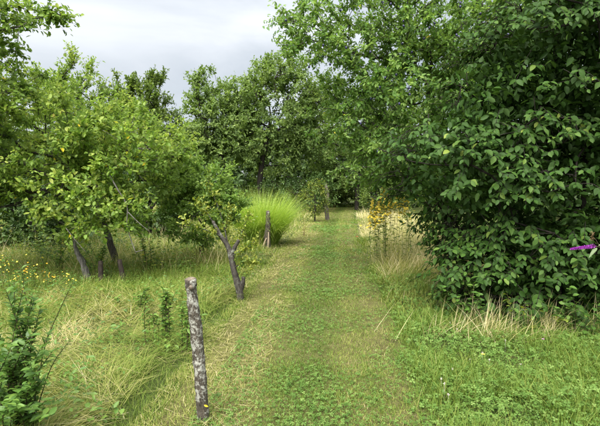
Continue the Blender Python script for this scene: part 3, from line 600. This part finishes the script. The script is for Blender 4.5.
ff = [(i * 8 + j, (i + 1) * 8 + j, (i + 1) * 8 + (j + 1) % 8) for i in range(5) for j in range(8)] + [(i * 8 + j, (i + 1) * 8 + (j + 1) % 8, i * 8 + (j + 1) % 8) for i in range(5) for j in range(8)]
g.add(np.array(sp) * .022, ff); pm = g.build('plum', M['plumfruit'], pl_root, smooth=True)
front = PT[(PT[:, 1] < 9.3)]; front = front[np.argsort(front[:, 1] + pr_.random(len(front)) * 1.2)][:75]
for i, t in enumerate(front):
    o = pm if i == 0 else pm.copy()
    if i: sc.collection.objects.link(o); o.parent = pl_root
    o.location = tuple(t - pl_base + np.array([pr_.normal(0, .1), -pr_.uniform(.05, .22), -pr_.uniform(.02, .18)]))
    o.rotation_euler = (pr_.normal(0, .3), pr_.normal(0, .3), 0)

# --- small bushy tree in front of the silver grass
tree('bushy_tree', 'small bushy green tree with dry grass round its foot', 'tree', (-1.95, 9.3), [(-1.95, 9.3, 0), (-1.95, 9.3, .4), (-1.9, 9.3, .8), (-1.95, 9.3, 1.3)], .05,
     [((-2.0, 9.1, 1.1), (.78, .7, .62)), ((-1.9, 9.1, 1.65), (.62, .55, .42)), ((-1.55, 9.0, 1.3), (.5, .45, .42)), ((-2.35, 9.0, 1.5), (.45, .45, .38))], 190, M['plum'], M['bark'], 123, r_tip=.004, zmin=.35,
     nt=7, nl=10, tl=.24, ln=.068, wr=.55, csd=.16, vmean=.88, droop=.1, up=.5)
n = 420; P = np.column_stack([rng.normal(-1.9, .28, n), rng.normal(9.1, .2, n)]); P = np.column_stack([P, gz(P[:, 0], P[:, 1])])
g = Geo(); g.add(*blades(P, rng.uniform(.25, .65, n), .007, rng.uniform(0, 6.28, n), rng.uniform(.05, .5, n), rng.uniform(.2, 1.3, n), np.clip(rng.normal(.78, .15, n), .2, 1), 3))
stuff(g.build('grass_skirt', M['grass']), 'dry pale grass round the foot of the small bushy tree', 'grass')

# ------------------------------------------------------------------ silver grass clump
b = np.array([-1.02, 12.5, float(gz(-1.02, 12.5))])
root = thing('silver_grass', b, 'big round clump of bright green ornamental grass behind a post', 'ornamental grass')
n = 4600; a = rng.uniform(0, 6.28, n); rr = .40 * np.sqrt(rng.random(n)); P = b + np.stack([rr * np.cos(a), rr * np.sin(a) * .8, -.01 * np.ones(n)], 1)
g = Geo(); g.add(*blades(P, rng.uniform(1.05, 1.85, n), .010 * rng.uniform(.6, 1.4, n), a + rng.normal(0, .6, n), rng.uniform(-.02, .16, n) + rr * .55, rng.uniform(.1, .9, n) + 1.5 * rng.random(n) ** 2, np.clip(rng.normal(.55, .24, n), 0, .93), 5))
g.build('blade_tuft', M['misc'], root, b)['kind'] = 'stuff'
n = 500; a = rng.uniform(0, 6.28, n); rr = .34 * np.sqrt(rng.random(n)); P = b + np.stack([rr * np.cos(a), rr * np.sin(a) * .8, 0 * a], 1)
g = Geo(); g.add(*blades(P, rng.uniform(.3, .7, n), .008, a, rng.uniform(0, .3, n), rng.uniform(0, .6, n), 1.0, 3)); g.build('dry_base', M['misc'], root, b)['kind'] = 'stuff'

# ------------------------------------------------------------------ posts and stakes
def post(name, pts, rads, mat, label, cat, n=22, seed=1, cut=M['cut'], rough=.22, group=None):
    pts = np.array(pts, float); pts[0][2] = float(gz(pts[0][0], pts[0][1])) - .05
    root = thing(name, pts[0], label, cat, group); g = Geo(); p = smooth_path(pts, n)
    r = np.interp(np.linspace(0, 1, n), np.linspace(0, 1, len(rads)), rads); g.add(*tube(p, r, 16, True, rough, seed)); g.build('shaft', mat, root, pts[0], smooth=True)
    if cut is not None:
        g = Geo(); d = nrm(p[-1] - p[-2]); g.add(*tube(np.stack([p[-1] - d * .004, p[-1] + d * .004, p[-1] + d * .010]), np.array([.93, .90, .55]) * r[-1], 14, True, .15, seed + 1)); g.build('cut_top', cut, root, pts[0], smooth=True)
    return root, pts[0]
Yp = 3.04
pr, pb_ = post('fence_post', [at(203.5, 421, Yp), at(202, 400, Yp), at(199, 360, Yp + .01), at(195.5, 325, Yp + .02), at(192.5, 300, Yp + .03), at(190.5, 279, Yp + .03)], [.039, .037, .040, .038, .040, .038, .034, .040], M['post'], 'lichen covered grey wooden post in the foreground left of the path', 'post', 34, 5, rough=.2)
g = Geo(); q = at(192, 285, Yp); g.add(*tube(np.array([q + [0, -.028, -.014], q + [.004, -.047, 0.0]]), [.016, .010], 8, True, .3, 4)); g.build('knot', M['cut'], pr, pb_, smooth=True)
g = Geo(); q = at(204, 405, Yp - .05); g.add(*leaves(np.array([q]), np.array([[1, -.2, -.3]]), np.array([[0, -1, .3]]), .03, .014, 1.0, OVAL)); g.build('yellow_leaf', M['apple'], pr, pb_)

# forked sapling stump with a few living twigs
Y2 = 6.35
base = at(241, 306, Y2); base[2] = float(gz(base[0], base[1])) - .04
fs = thing('forked_trunk', base, 'crooked dead forked trunk with a few yellow green twigs left of the path', 'trunk')
g = Geo()
tr = smooth_path([base, at(239, 290, Y2), at(234, 270, Y2), at(230.5, 254, Y2)], 14); g.add(*tube(tr, np.linspace(.053, .036, 14), 12, True, .25, 7)); g.build('trunk', M['bark'], fs, base, smooth=True)
for pts, r0, r1 in (([at(231, 257, Y2), at(228, 247, Y2), at(221, 236, Y2), at(216, 227, Y2), at(213, 221, Y2)], .036, .022), ([at(231, 256, Y2), at(235, 247, Y2 - .02), at(239, 240, Y2 - .03)], .032, .026), ([at(241, 290, Y2), at(243, 282, Y2 - .03), at(243.5, 277, Y2 - .04)], .034, .026)):
    g = Geo(); p = smooth_path(pts, 10); g.add(*tube(p, np.linspace(r0, r1, 10), 10, True, .25, 8)); g.build('limb', M['bark'], fs, base, smooth=True)
g = Geo(); gl = Geo(); TT = []
for pts in ([at(229, 248, Y2), at(221, 215, Y2), at(212, 192, Y2), at(207, 178, Y2)], [at(222, 237, Y2), at(212, 232, Y2 - .1), at(200, 228, Y2 - .2), at(187, 222, Y2 - .3)], [at(231, 252, Y2), at(240, 236, Y2 + .1), at(249, 215, Y2 + .15)],
            [at(231, 256, Y2), at(244, 250, Y2 - .1), at(256, 240, Y2 - .15)], [at(226, 243, Y2), at(226, 225, Y2 + .1), at(231, 205, Y2 + .15)], [at(215, 225, Y2), at(205, 210, Y2), at(198, 202, Y2)], [at(233, 268, Y2), at(245, 262, Y2 - .1), at(254, 262, Y2 - .1)]):
    p = smooth_path(pts, 9); g.add(*tube(p, np.linspace(.009, .003, 9), 5, True, .1, 3)); TT.append(p[2:])
g.build('twig', M['bark'], fs, base, smooth=True)
T = np.concatenate(TT); foliage(T, nrm(rng.normal(0, 1, T.shape)), rng, nt=6, nl=6, tl=.14, ln=.044, wr=.55, g=gl, vmean=.72, vsd=.2, spread=.9, tpl=LEAF4)
gl.build('leafage', M['young'], fs, base)['kind'] = 'stuff'

Y3 = 11.7
p3, b3 = post('fence_post', [at(267.5, 251, Y3), at(267.5, 238, Y3), at(268, 224, Y3), at(268, 211, Y3)], [.085, .075, .075, .06, .05], M['post2'], 'split weathered post standing in front of the ornamental grass', 'post', 18, 9, rough=.3)
g = Geo(); g.add(*tube(smooth_path([at(263.5, 249, Y3 - .05), at(264, 244, Y3 - .07), at(266.5, 238, Y3 - .08)], 6), np.array([.03, .035, .03, .025, .02, .012]), 6, True, .3, 2))
g.add(*tube(smooth_path([at(268, 248, Y3 - .08), at(268.5, 240, Y3 - .08), at(268.5, 232, Y3 - .075)], 6), np.array([.02, .025, .025, .02, .02, .01]), 6, True, .3, 2)); g.build('splinter', M['splint'], p3, b3, smooth=True)
Y4 = 21.5
post('fence_post', [at(327.5, 221, Y4), at(326.5, 208, Y4), at(327.5, 196, Y4), at(325.5, 184, Y4)], [.10, .085, .10, .08, .06], M['post2'], 'crooked grey post beside the path at its far end', 'post', 18, 12, rough=.35)
Ys = 7.35
post('stake', [at(101.5, 289, Ys), at(101, 277, Ys), at(100.5, 261.5, Ys)], [.040, .038, .037], M['stub'], 'short dark upright stake left of the leaning one in the meadow', 'stake', 10, 14, cut=M['stub'], group='short dark stakes')
post('stake', [at(125.5, 290, Ys), at(123, 277, Ys), at(119.5, 260, Ys)], [.038, .037, .035], M['stub'], 'short dark stake leaning left in the meadow grass', 'stake', 10, 15, cut=M['stub'], group='short dark stakes')
b1 = at(90, 283, 7.7)
post('dead_stump', [b1, at(84, 266, 7.7), at(77, 252, 7.7), at(74, 240, 7.7)], [.055, .05, .042, .034, .012], M['deadgrey'], 'grey splintered dead stump leaning left under the apple tree', 'stump', 18, 16, cut=None, rough=.5)

# ------------------------------------------------------------------ the big dark shrub on the right
SB = [((3.75, 6.3, 1.55), (2.35, 1.55, 1.45)), ((4.3, 6.5, 2.9), (2.5, 1.7, 1.5)), ((2.15, 6.0, 1.85), (1.2, .95, .9)), ((2.6, 6.0, 2.6), (1.0, .9, .9)), ((3.3, 5.9, 3.2), (1.25, 1.1, 1.1)), ((4.6, 5.7, 3.7), (1.9, 1.25, 1.0)), ((3.4, 5.7, .75), (1.6, .75, .7)), ((3.3, 5.45, .45), (1.75, .55, .42)), ((2.2, 5.7, .6), (.65, .5, .5))]
bs = np.array([4.0, 6.4, float(gz(4.0, 6.4)) - .03])
sh = thing('dogwood_shrub', bs, 'huge dark green large leaved shrub filling the right side', 'shrub')
r_ = np.random.default_rng(130)
cen = np.array([b[0] for b in SB]); rad = np.array([b[1] for b in SB])
def inside(P, f=1.0): return (((P[:, None] - cen[None]) / (rad[None] * f)) ** 2).sum(-1).min(1)
# spray origins on the outer skin
cand = []
for c0, r0 in SB:
    m = int(330 * (r0[0] * r0[1] + r0[0] * r0[2]) ** .9); d = nrm(r_.normal(0, 1, (m, 3))); cand.append(np.concatenate([np.array(c0) + d * np.array(r0) * r_.uniform(.86, 1.02, (m, 1)), d], 1))
cand = np.concatenate(cand); keep = (inside(cand[:, :3]) > .72) & (cand[:, 2] > .12); cand = cand[keep]
vis = (cand[:, 1] < 7.4)
hx = cand[:, 0] * .8 + cand[:, 1] * .6; gap = vnoise(hx * .42, cand[:, 2] + .12 * np.sin(hx * 2.1), .30, 91) * .75 + vnoise(hx, cand[:, 2], .5, 92) * .25
keep = (gap > .48) & (r_.random(len(cand)) < np.where(vis, 1, .35)); cand = cand[keep]
P0, O = cand[:, :3], nrm(cand[:, 3:] * np.array([1, 1, .45]) + np.array([0, 0, .05]))
n = len(P0); Lt = r_.uniform(.28, .55, n); Dt = nrm(O + r_.normal(0, .35, (n, 3)))
S = P0 - Dt * Lt[:, None] * .7; st = 6
leafP, leafD, leafN, leafL = [], [], [], []; gt = Geo()
prev = S
for i in range(1, st + 1):
    u = i / st; q = S + Dt * (Lt * u)[:, None] - np.array([0, 0, 1]) * (Lt * .30 * u * u)[:, None]
    gt.add(*sticks(prev, q, .0045 - .0028 * (i - 1) / st, .0045 - .0028 * i / st)); prev = q
    side_ = nrm(np.cross(Dt, np.array([0, 0, 1.0])))
    for sgn in ((-1, 1) if i < st else (0,)):
        if i < 2: continue
        ok = r_.random(n) < .86
        D = side_ * (.85 * sgn) + Dt * (.55 if sgn else 1) + r_.normal(0, .22, (n, 3)) - np.array([0, 0, .75]) * r_.uniform(.3, 1.5, (n, 1))
        N = np.array([0, 0, .85]) + O * .7 + r_.normal(0, .28, (n, 3))
        leafP.append(q[ok]); leafD.append(D[ok]); leafN.append(N[ok]); leafL.append((r_.uniform(.050, .108, n) * (1 - .25 * (i == st)))[ok])
LP, LD, LN, LL = map(np.concatenate, (leafP, leafD, leafN, leafL)); LD = nrm(LD)
LV = np.clip(r_.normal(.45, .24, len(LP)), 0, .93); LV[r_.random(len(LP)) < .012] = 1
# inner branches
tg = S[r_.random(n) < .45]
X, par, tips = skeleton(smooth_path([(4.0, 6.4, bs[2]), (3.9, 6.4, .5), (3.8, 6.3, 1.2), (3.8, 6.3, 2.0)], 10), tg, .25, 131, .45, .06)
gt = limbs_geo(X, par, tips, .055, .005, gt); gt.build('branches', M['bark_far'], sh, bs, smooth=True)
# the leaves that show largest are leaves of their own, the rest one mass
vx = LP[:, 0] / LP[:, 1]; vz = (LP[:, 2] - CAMZ) / LP[:, 1]
score = LL / LP[:, 1] * np.where((vx < .66) & (vz < .40), 1, 0) * (inside(LP) > .8); big = np.zeros(len(LP), bool); big[np.argsort(-score)[:300]] = True
g = Geo(); rest = ~big
for rr_, tp in ((rest & (LP[:, 1] < 6.2), OVAL), (rest & (LP[:, 1] >= 6.2), LEAF4)):
    g.add(*leaves(LP[rr_], LD[rr_], LN[rr_], LL[rr_], LL[rr_] * .58, LV[rr_], tp))
m = 28000; d = nrm(r_.normal(0, 1, (m, 3))); bi = r_.choice(len(SB), m, p=(rad.prod(1) ** .8) / (rad.prod(1) ** .8).sum()); IP = cen[bi] + d * rad[bi] * (r_.uniform(.15, .62, (m, 1)) ** .5); IP = IP[IP[:, 2] > .06]; m = len(IP)
g.add(*leaves(IP, r_.normal(0, 1, (m, 3)) - [0, 0, .4], np.array([0, 0, .8]) + r_.normal(0, .5, (m, 3)), r_.uniform(.07, .12, m), r_.uniform(.045, .07, m), np.clip(r_.normal(.35, .2, m), 0, 1), LEAF4))
g.build('leafage', M['shrub'], sh, bs, smooth=True)['kind'] = 'stuff'
def leaf_variants(name, mat, nvar, wr, tplf, seed):
    out = []; q_ = np.random.default_rng(seed)
    for i in range(nvar):
        V, F = tplf(q_); V = V * np.array([1, wr, 1]); V[:, 2] += q_.normal(0, .012, len(V)); gg = Geo(); gg.add(V, F, (i + .5) / nvar)
        o = gg.build(name, mat, smooth=True); out.append(o.data); bpy.data.objects.remove(o)
    return out
def place_leaf(name, me, parent, base, P, D, N, Ln):
    D = nrm(D); S_ = nrm(np.cross(N, D)); N = np.cross(D, S_); o = bpy.data.objects.new(name, me); sc.collection.objects.link(o); o.parent = parent
    q = P - base
    o.matrix_local = Matrix(((D[0] * Ln, S_[0] * Ln, N[0] * Ln, q[0]), (D[1] * Ln, S_[1] * Ln, N[1] * Ln, q[1]), (D[2] * Ln, S_[2] * Ln, N[2] * Ln, q[2]), (0, 0, 0, 1)))
    return o
ov = lambda q_: leaf_tpl([(.10, .20), (.28, .46), (.50, .50), (.72, .34), (.88, .15)], droop=q_.uniform(.1, .35), fold=q_.uniform(.1, .4))
LM = leaf_variants('leaf', M['shrub_near'], 9, .57, ov, 3)
for i in np.where(big)[0]: place_leaf('leaf', LM[min(8, int(LV[i] * 9))], sh, bs, LP[i], LD[i], LN[i], LL[i])

# ------------------------------------------------------------------ leafy stem plants
def stem_plant(name, label, cat, base, stems, mat, seed, ln=.045, wr=.5, step=.03, start=.15, group=None, r0=.004, stem_mat=None, own=None, tpl=OVAL, vmean=.5, up=.3, flowers=None, fmat=None, fsize=.02):
    """stems: list of polylines; leaves spiral up each; own = leaf meshes when each leaf is to be an object"""
    r_ = np.random.default_rng(seed); base = np.array([base[0], base[1], float(gz(base[0], base[1])) - .01]); root = thing(name, base, label, cat, group)
    g, gl = Geo(), Geo(); ends = []; P_, D_, N_ = [], [], []
    for pts in stems:
        p = smooth_path(pts, 14); seg = np.linalg.norm(np.diff(p, axis=0), axis=1).sum(); g.add(*tube(p, np.linspace(r0, r0 * .35, 14), 5, True), r_.random())
        m = max(4, int(seg / step)); u = np.linspace(start, 1, m); idx = u * 13; i = np.minimum(idx.astype(int), 12); f = (idx - i)[:, None]; q = p[i] * (1 - f) + p[i + 1] * f; t = nrm(p[i + 1] - p[i])
        an = np.arange(m) * 2.4 + r_.uniform(0, 6); rad_ = np.stack([np.cos(an), np.sin(an), 0 * an], 1)
        P_.append(q); D_.append(nrm(rad_ + t * up + r_.normal(0, .25, (m, 3)))); N_.append(np.array([0, 0, 1]) + r_.normal(0, .3, (m, 3)) - rad_ * .2); ends.append((p[-1], t[-1], p[-5]))
    P_, D_, N_ = map(np.concatenate, (P_, D_, N_)); Ls = ln * r_.uniform(.55, 1.2, len(P_)); v = np.clip(r_.normal(vmean, .22, len(P_)), 0, 1)
    g.build('stem', stem_mat or M['greenstem'], root, base, smooth=True)
    if own:
        order = r_.permutation(len(P_)); one = order[:300]
        for i in one: place_leaf('leaf', own[min(len(own) - 1, int(v[i] * len(own)))], root, base, P_[i], D_[i], N_[i], Ls[i])
        rest = order[300:]
    else: rest = np.arange(len(P_))
    if len(rest):
        gl.add(*leaves(P_[rest], D_[rest], N_[rest], Ls[rest], Ls[rest] * wr, v[rest], tpl)); gl.build('leafage', mat, root, base)['kind'] = 'stuff'
    if flowers:
        me = None
        for e, t, mid in ends:
            for _ in range(flowers):
                c = e + r_.normal(0, 1, 3) * np.array([.06, .06, .05]) + (mid - e) * r_.random() * 1.1
                if me is None:
                    gf = Geo(); k = 10; a = np.arange(k) * 6.283 / k; gf.add(*leaves(np.zeros((k, 3)), np.stack([np.cos(a), np.sin(a), .25 + 0 * a], 1), np.stack([0 * a, 0 * a, 1 + 0 * a], 1), 1.0, .55, .5, OVAL))
                    an = np.arange(14) * 2.4; dd = np.stack([np.cos(an) * .5, np.sin(an) * .5, 1 + 0 * an], 1); gf.add(*leaves(np.zeros((14, 3)), dd, np.stack([np.cos(an), np.sin(an), 0 * an + .2], 1), .45, .3, .5, LEAF2))
                    o = gf.build('flower_head', fmat, root); me = o.data
                else: o = bpy.data.objects.new('flower_head', me); sc.collection.objects.link(o); o.parent = root
                o.location = tuple(c - base); o.scale = (fsize * r_.uniform(.7, 1.3),) * 3; o.rotation_euler = (r_.normal(.3, .4), r_.normal(0, .4), 0)
    return root
def arch(b, tip, lift=.15, seed=0):
    q = np.random.default_rng(seed); b = np.array(b, float); tip = np.array(tip, float); m = (b + tip) / 2; m[:2] += (b[:2] - tip[:2]) * lift + q.normal(0, .015, 2); m[2] += np.linalg.norm(tip - b) * .08
    return [b, m, tip]

# shrub in the left foreground
Yl = 2.75; b = at(18, 460, Yl); b[2] = float(gz(b[0], b[1]))
OM = leaf_variants('leaf', M['front'], 7, .5, lambda q_: leaf_tpl([(.15, .32), (.42, .5), (.72, .36), (.9, .14)], droop=q_.uniform(.05, .3), fold=q_.uniform(.1, .4)), 4)
st_ = []
for i, (px, py, dy) in enumerate(((24, 284, 0), (6, 290, -.1), (40, 308, .05), (14, 282, .1), (32, 296, .1), (-8, 315, 0), (52, 352, -.05), (30, 335, -.2), (12, 345, -.25), (36, 372, -.25), (2, 375, -.3), (-20, 330, .1), (22, 385, -.35), (46, 400, -.2), (16, 318, .05), (34, 300, .1), (-4, 345, -.2), (48, 335, 0), (10, 400, -.4), (34, 410, -.35), (-12, 385, -.3), (20, 350, -.1), (40, 350, -.1), (8, 360, -.15), (30, 362, -.3), (44, 378, -.15), (18, 405, -.45), (-4, 410, -.4), (50, 415, -.3), (28, 318, 0))):
    st_.append(arch(b + np.array([rng.normal(0, .05), rng.normal(0, .05), 0]), at(px, py, Yl + dy), .2, i))
stem_plant('leafy_shrub', 'leafy green young shrub in the left foreground corner', 'shrub', b, st_, M['front'], 140, ln=.052, wr=.52, step=.0135, start=.12, r0=.0045, up=.7, stem_mat=M['twig'], own=OM, vmean=.45)
b = at(30, 440, 2.95); stem_plant('thin_shoot', 'thin arching shoot with tiny leaves rising beside the left foreground shrub', 'shoot', b,
    [[np.array([b[0], b[1], 0]), at(44, 350, 2.95), at(62, 305, 2.95), at(74, 280, 2.95)], [np.array([b[0], b[1], 0]), at(30, 330, 3.0), at(24, 288, 3.0), at(22, 268, 3.0)], [np.array([b[0], b[1], 0]), at(50, 370, 2.9), at(70, 340, 2.9)]], M['front'], 141, ln=.03, wr=.42, step=.016, start=.3, r0=.004, stem_mat=M['twig'])
# weeds and young shoots behind the front post
for i, (px, py, top, h, lab) in enumerate(((183, 356, 298, 3, 'dark leafy weed standing right behind the lichen covered post'), (166, 350, 287, 4, 'tall leafy weed between the post and the hay'), (140, 322, 285, 3, 'small leafy weed in front of the leaning stake'),
        (152, 348, 305, 3, 'low bushy weed at the edge of the hay left of the post'), (118, 318, 296, 2, 'little weed in the grass in front of the upright stake'), (196, 345, 310, 2, 'slim weed just right of the lichen covered post'))):
    Y = 1.6 * FOC / (py - 185.0); b = at(px, py, Y); b[2] = 0
    stem_plant('weed', lab, 'weed', b, [arch(b + [rng.normal(0, .04), rng.normal(0, .04), 0], at(px + rng.normal(0, 6), top + rng.uniform(0, 14), Y), .1, i * 9 + k) for k in range(h + 1)], M['front'], 150 + i, ln=.07, wr=.4, step=.014, start=.1, group='weeds behind the front post', vmean=.6, stem_mat=M['twig'], r0=.005)
# yellow flowers on the left
labs = ['yellow flowered plant at the far left edge of the photo', 'yellow flowered plant second from the left edge', 'orange flowered tall plant above the left foreground shrub', 'yellow flowered plant in the middle of the left flower patch',
        'short yellow flowered plant in front of the left flower patch', 'bright yellow flowered plant nearest the grey dead stump', 'orange flowered small plant at the right of the left flower patch']
for i, (px, py, top) in enumerate(((3, 300, 252), (12, 302, 256), (26, 300, 262), (34, 298, 266), (18, 306, 268), (62, 296, 272), (46, 298, 268))):
    Y = 1.6 * FOC / (py - 185.0); b = at(px, py, Y); b[2] = 0
    stem_plant('yellow_flower_plant', labs[i], 'flowering plant', b, [arch(b, at(px + rng.normal(0, 4), top + rng.uniform(0, 8), Y + rng.normal(0, .08)), .1, i * 7 + k) for k in range(3)], M['front'], 160 + i, ln=.06, wr=.3, step=.03, group='yellow flowers on the left', flowers=6, fmat=M['orange'] if i in (2, 6) else M['yellow'], fsize=.011, tpl=LANCE)
# yellow flowers right of the path
labs = ['yellow flowered clump highest on the right bank', 'yellow flowered plant leaning over the path edge on the right bank', 'yellow flowered plant in the middle of the right bank', 'yellow flowered plant lowest on the right bank',
        'yellow flowered plant partly behind the dark shrub leaves', 'pale yellow flowered plant glimpsed between the dark shrub leaves', 'yellow flowered plant left of the middle of the right bank']
for i, (px, top, Y) in enumerate(((388, 185, 9.3), (377, 196, 9.2), (385, 198, 9.0), (374, 211, 9.1), (396, 189, 9.1), (408, 193, 9.0), (380, 205, 9.1))):
    b = at(px, 250, Y); b[2] = 0
    stem_plant('yellow_flower_plant', labs[i], 'flowering plant', b, [arch(b + [rng.normal(0, .06), 0, 0], at(px + rng.normal(0, 4), top + rng.uniform(-3, 8), Y + rng.normal(0, .1)), .05, i * 5 + k) for k in range(5)], M['young'], 170 + i, ln=.09, wr=.25, step=.06, group='yellow flowers on the right bank', flowers=10, fmat=M['yellow'], fsize=.027, tpl=LANCE)
# shrub by the far post, dead weed beside it
b = at(315, 224, 20.5); b[2] = 0
tree('slim_shrub', 'slim light green shrub just left of the far crooked post', 'shrub', (b[0], b[1]), [(b[0], b[1], 0), (b[0], b[1], .5), (b[0], b[1], 1.0)], .04, [((b[0], b[1], .95), (.62, .5, .7)), ((b[0] + .1, b[1], 1.55), (.38, .35, .35))], 110, M['young'], M['bark_far'], 180, r_tip=.005, twigs=True, nt=5, nl=7, tl=.25, ln=.07, wr=.5, tpl=LEAF2, csd=.15, vmean=.6)
b = at(304, 236, 14.5); b[2] = 0
stem_plant('dead_weed', 'brown dried weed standing between the ornamental grass and far post', 'weed', b, [arch(b, at(304 + dx, 207 + dz, 14.5), .1, dx + 20) for dx, dz in ((-3, 0), (3, 3), (0, 8), (6, 12), (-6, 10))], M['grass'], 181, ln=.07, wr=.25, step=.04, stem_mat=M['seed'], vmean=.85, r0=.006)
# brambles and light leaves at the foot of the big shrub
labs = ['low bramble with rounded leaves at the left foot of the dark shrub', 'bramble sprawling over straw at the foot of the dark shrub', 'light green seedling among the straw below the dark shrub', 'yellow green shoot low in front of the dark shrub at right', 'bramble at the right foot of the dark shrub', 'bramble trailing into the clover below the purple flower']
for i, (px, py, top, ns, v) in enumerate(((446, 318, 272, 6, .6), (478, 330, 285, 6, .4), (515, 336, 296, 4, .85), (552, 334, 300, 3, 1.0), (575, 338, 290, 6, .4), (592, 342, 300, 6, .5))):
    Y = 1.6 * FOC / (py - 185.0); b = at(px, py, Y); b[2] = 0
    stem_plant('bramble', labs[i], 'bramble', b, [arch(b + [rng.normal(0, .06), rng.normal(0, .05), 0], at(px + rng.normal(0, 20), top + rng.uniform(-4, 28), Y + rng.normal(-.05, .15)), .15, i * 11 + k) for k in range(ns)], M['young'] if v > .8 else M['front'], 190 + i, ln=.065, wr=.72, step=.035, start=.2, vmean=v * .6, stem_mat=M['twig'], r0=.004, group='brambles below the dark shrub')
# butterfly bush with one purple flower spike
Yb = 3.9; b = np.array([3.15, 4.35, float(gz(3.15, 4.35))])
bb = thing('butterfly_bush', b, 'butterfly bush with a bright purple flower spike at the right edge', 'butterfly bush'); g = Geo()
tip = at(571, 249, Yb); e0 = at(594, 246, Yb)
main = smooth_path([b, b + np.array([-.1, -.1, .6]), at(625, 262, Yb + .1), at(604, 249, Yb), e0], 18); g.add(*tube(main, np.linspace(.009, .003, 18), 6))
s2 = smooth_path([at(600, 248, Yb), at(596, 240, Yb), at(592, 236, Yb)], 6); g.add(*tube(s2, np.linspace(.003, .002, 6), 5)); g.build('stem', M['twig'], bb, b, smooth=True)
n = 800; u = rng.random(n) ** .8; ax = e0 + (tip - e0) * u[:, None]; dr = nrm(rng.normal(0, 1, (n, 3))); rr = (.024 * (1 - .8 * u) * rng.uniform(.5, 1.25, n))[:, None]; g = Geo()
g.add(*leaves(ax + dr * rr * .5, dr + nrm(tip - e0) * .4, nrm(rng.normal(0, 1, (n, 3))), .009, .007, rng.random(n), LEAF2)); o = g.build('flower_spike', M['purple'], bb, b); o['label'] = 'bright purple flower spike pointing left'
g = Geo(); n = 60; ax = at(592, 236, Yb) + rng.normal(0, .006, (n, 3)) + np.array([0, 0, 1]) * rng.uniform(-.03, .03, (n, 1)); g.add(*leaves(ax, rng.normal(0, 1, (n, 3)), rng.normal(0, 1, (n, 3)), .012, .006, .5, LEAF2)); g.build('seed_head', M['seed'], bb, b)
BM = leaf_variants('leaf', M['bud'], 4, .28, lambda q_: leaf_tpl([(.12, .30), (.35, .5), (.65, .38), (.85, .18)], droop=q_.uniform(.1, .4), fold=.2), 6)
for i, (px, py, d, ln_) in enumerate(((597, 248, (-.7, -.3, -.5), .11), (598, 246, (.7, -.4, .2), .10), (603, 250, (-.2, -.8, -.3), .12), (606, 250, (.6, -.3, .5), .12), (612, 255, (-.3, -.5, -.6), .13), (616, 258, (.3, .2, .8), .13), (622, 262, (.5, -.6, -.4), .14), (628, 266, (-.6, -.4, .3), .14))):
    place_leaf('leaf', BM[i % 4], bb, b, at(px, py, Yb), np.array(d, float), np.array([.1, -.4, .9]), ln_)
# single small flowers
def single_flower(name, label, base, h, mat, size, petals=12):
    base = np.array([base[0], base[1], float(gz(base[0], base[1]))]); o = thing(name, base, label, 'flower'); g = Geo(); top = base + [.01, -.005, h]
    g.add(*tube(smooth_path([base, base + [.012, 0, h * .6], top], 6), .0016, 5)); g.build('stem', M['greenstem'], o, base)
    g = Geo()
    for ring, kk in ((1, petals), (.6, petals - 3)):
        a = np.arange(kk) * 6.283 / kk; g.add(*leaves(np.tile(top, (kk, 1)), np.stack([np.cos(a), np.sin(a), .35 / ring + 0 * a], 1), np.tile([0, 0, 1.0], (kk, 1)), size * ring, size * .4, .5, OVAL))
    g.build('blossom', mat, o, base)
single_flower('hawkbit', 'single small yellow flower in the clover right of the path', at(481, 378, 4.0), .13, M['yellow'], .018)
single_flower('clover_flower', 'single pinkish clover flower below the purple spike', at(541, 362, 4.3), .17, M['pink'], .014)
single_flower('red_flower', 'tiny red flower on the right edge of the path before the dry grass', at(357, 240, 13.4), .12, M['red'], .05, 7)

# dark trees on the far right, behind the big shrub
tree('broadleaf_tree', 'dark tree behind the huge shrub on the right', 'tree', (7.0, 12.0), [(7, 12, 0), (7, 12, 1.5), (6.9, 12, 3)], .15,
     [((6.8, 12, 4.2), (2.6, 1.8, 2.3)), ((5.6, 11.5, 2.4), (2.0, 1.4, 1.8)), ((8.6, 12, 2.8), (2.2, 1.6, 2.2))], 260, M['dark'], M['bark_far'], 210, r_tip=.008, twigs=False, **{**FAR, 'ln': .15})

for i, (px, py, top, Y, lab) in enumerate(((97, 292, 232, 7.9, 'leafy sapling growing beside the upright stake'), (148, 280, 236, 8.4, 'leafy sapling between the hanging dead branch and the bushy tree'), (58, 290, 238, 8.2, 'leafy sapling left of the grey dead stump'))):
    b = at(px, py, Y); b[2] = 0
    stem_plant('sapling', lab, 'sapling', b, [arch(b + [rng.normal(0, .08), rng.normal(0, .08), 0], at(px + rng.normal(0, 10), top + rng.uniform(0, 28), Y), .1, i * 13 + k + 300) for k in range(9)], M['plum'], 220 + i, ln=.07, wr=.5, step=.02, start=.25, stem_mat=M['twig'], r0=.005, vmean=.6, group='saplings under the apple tree')
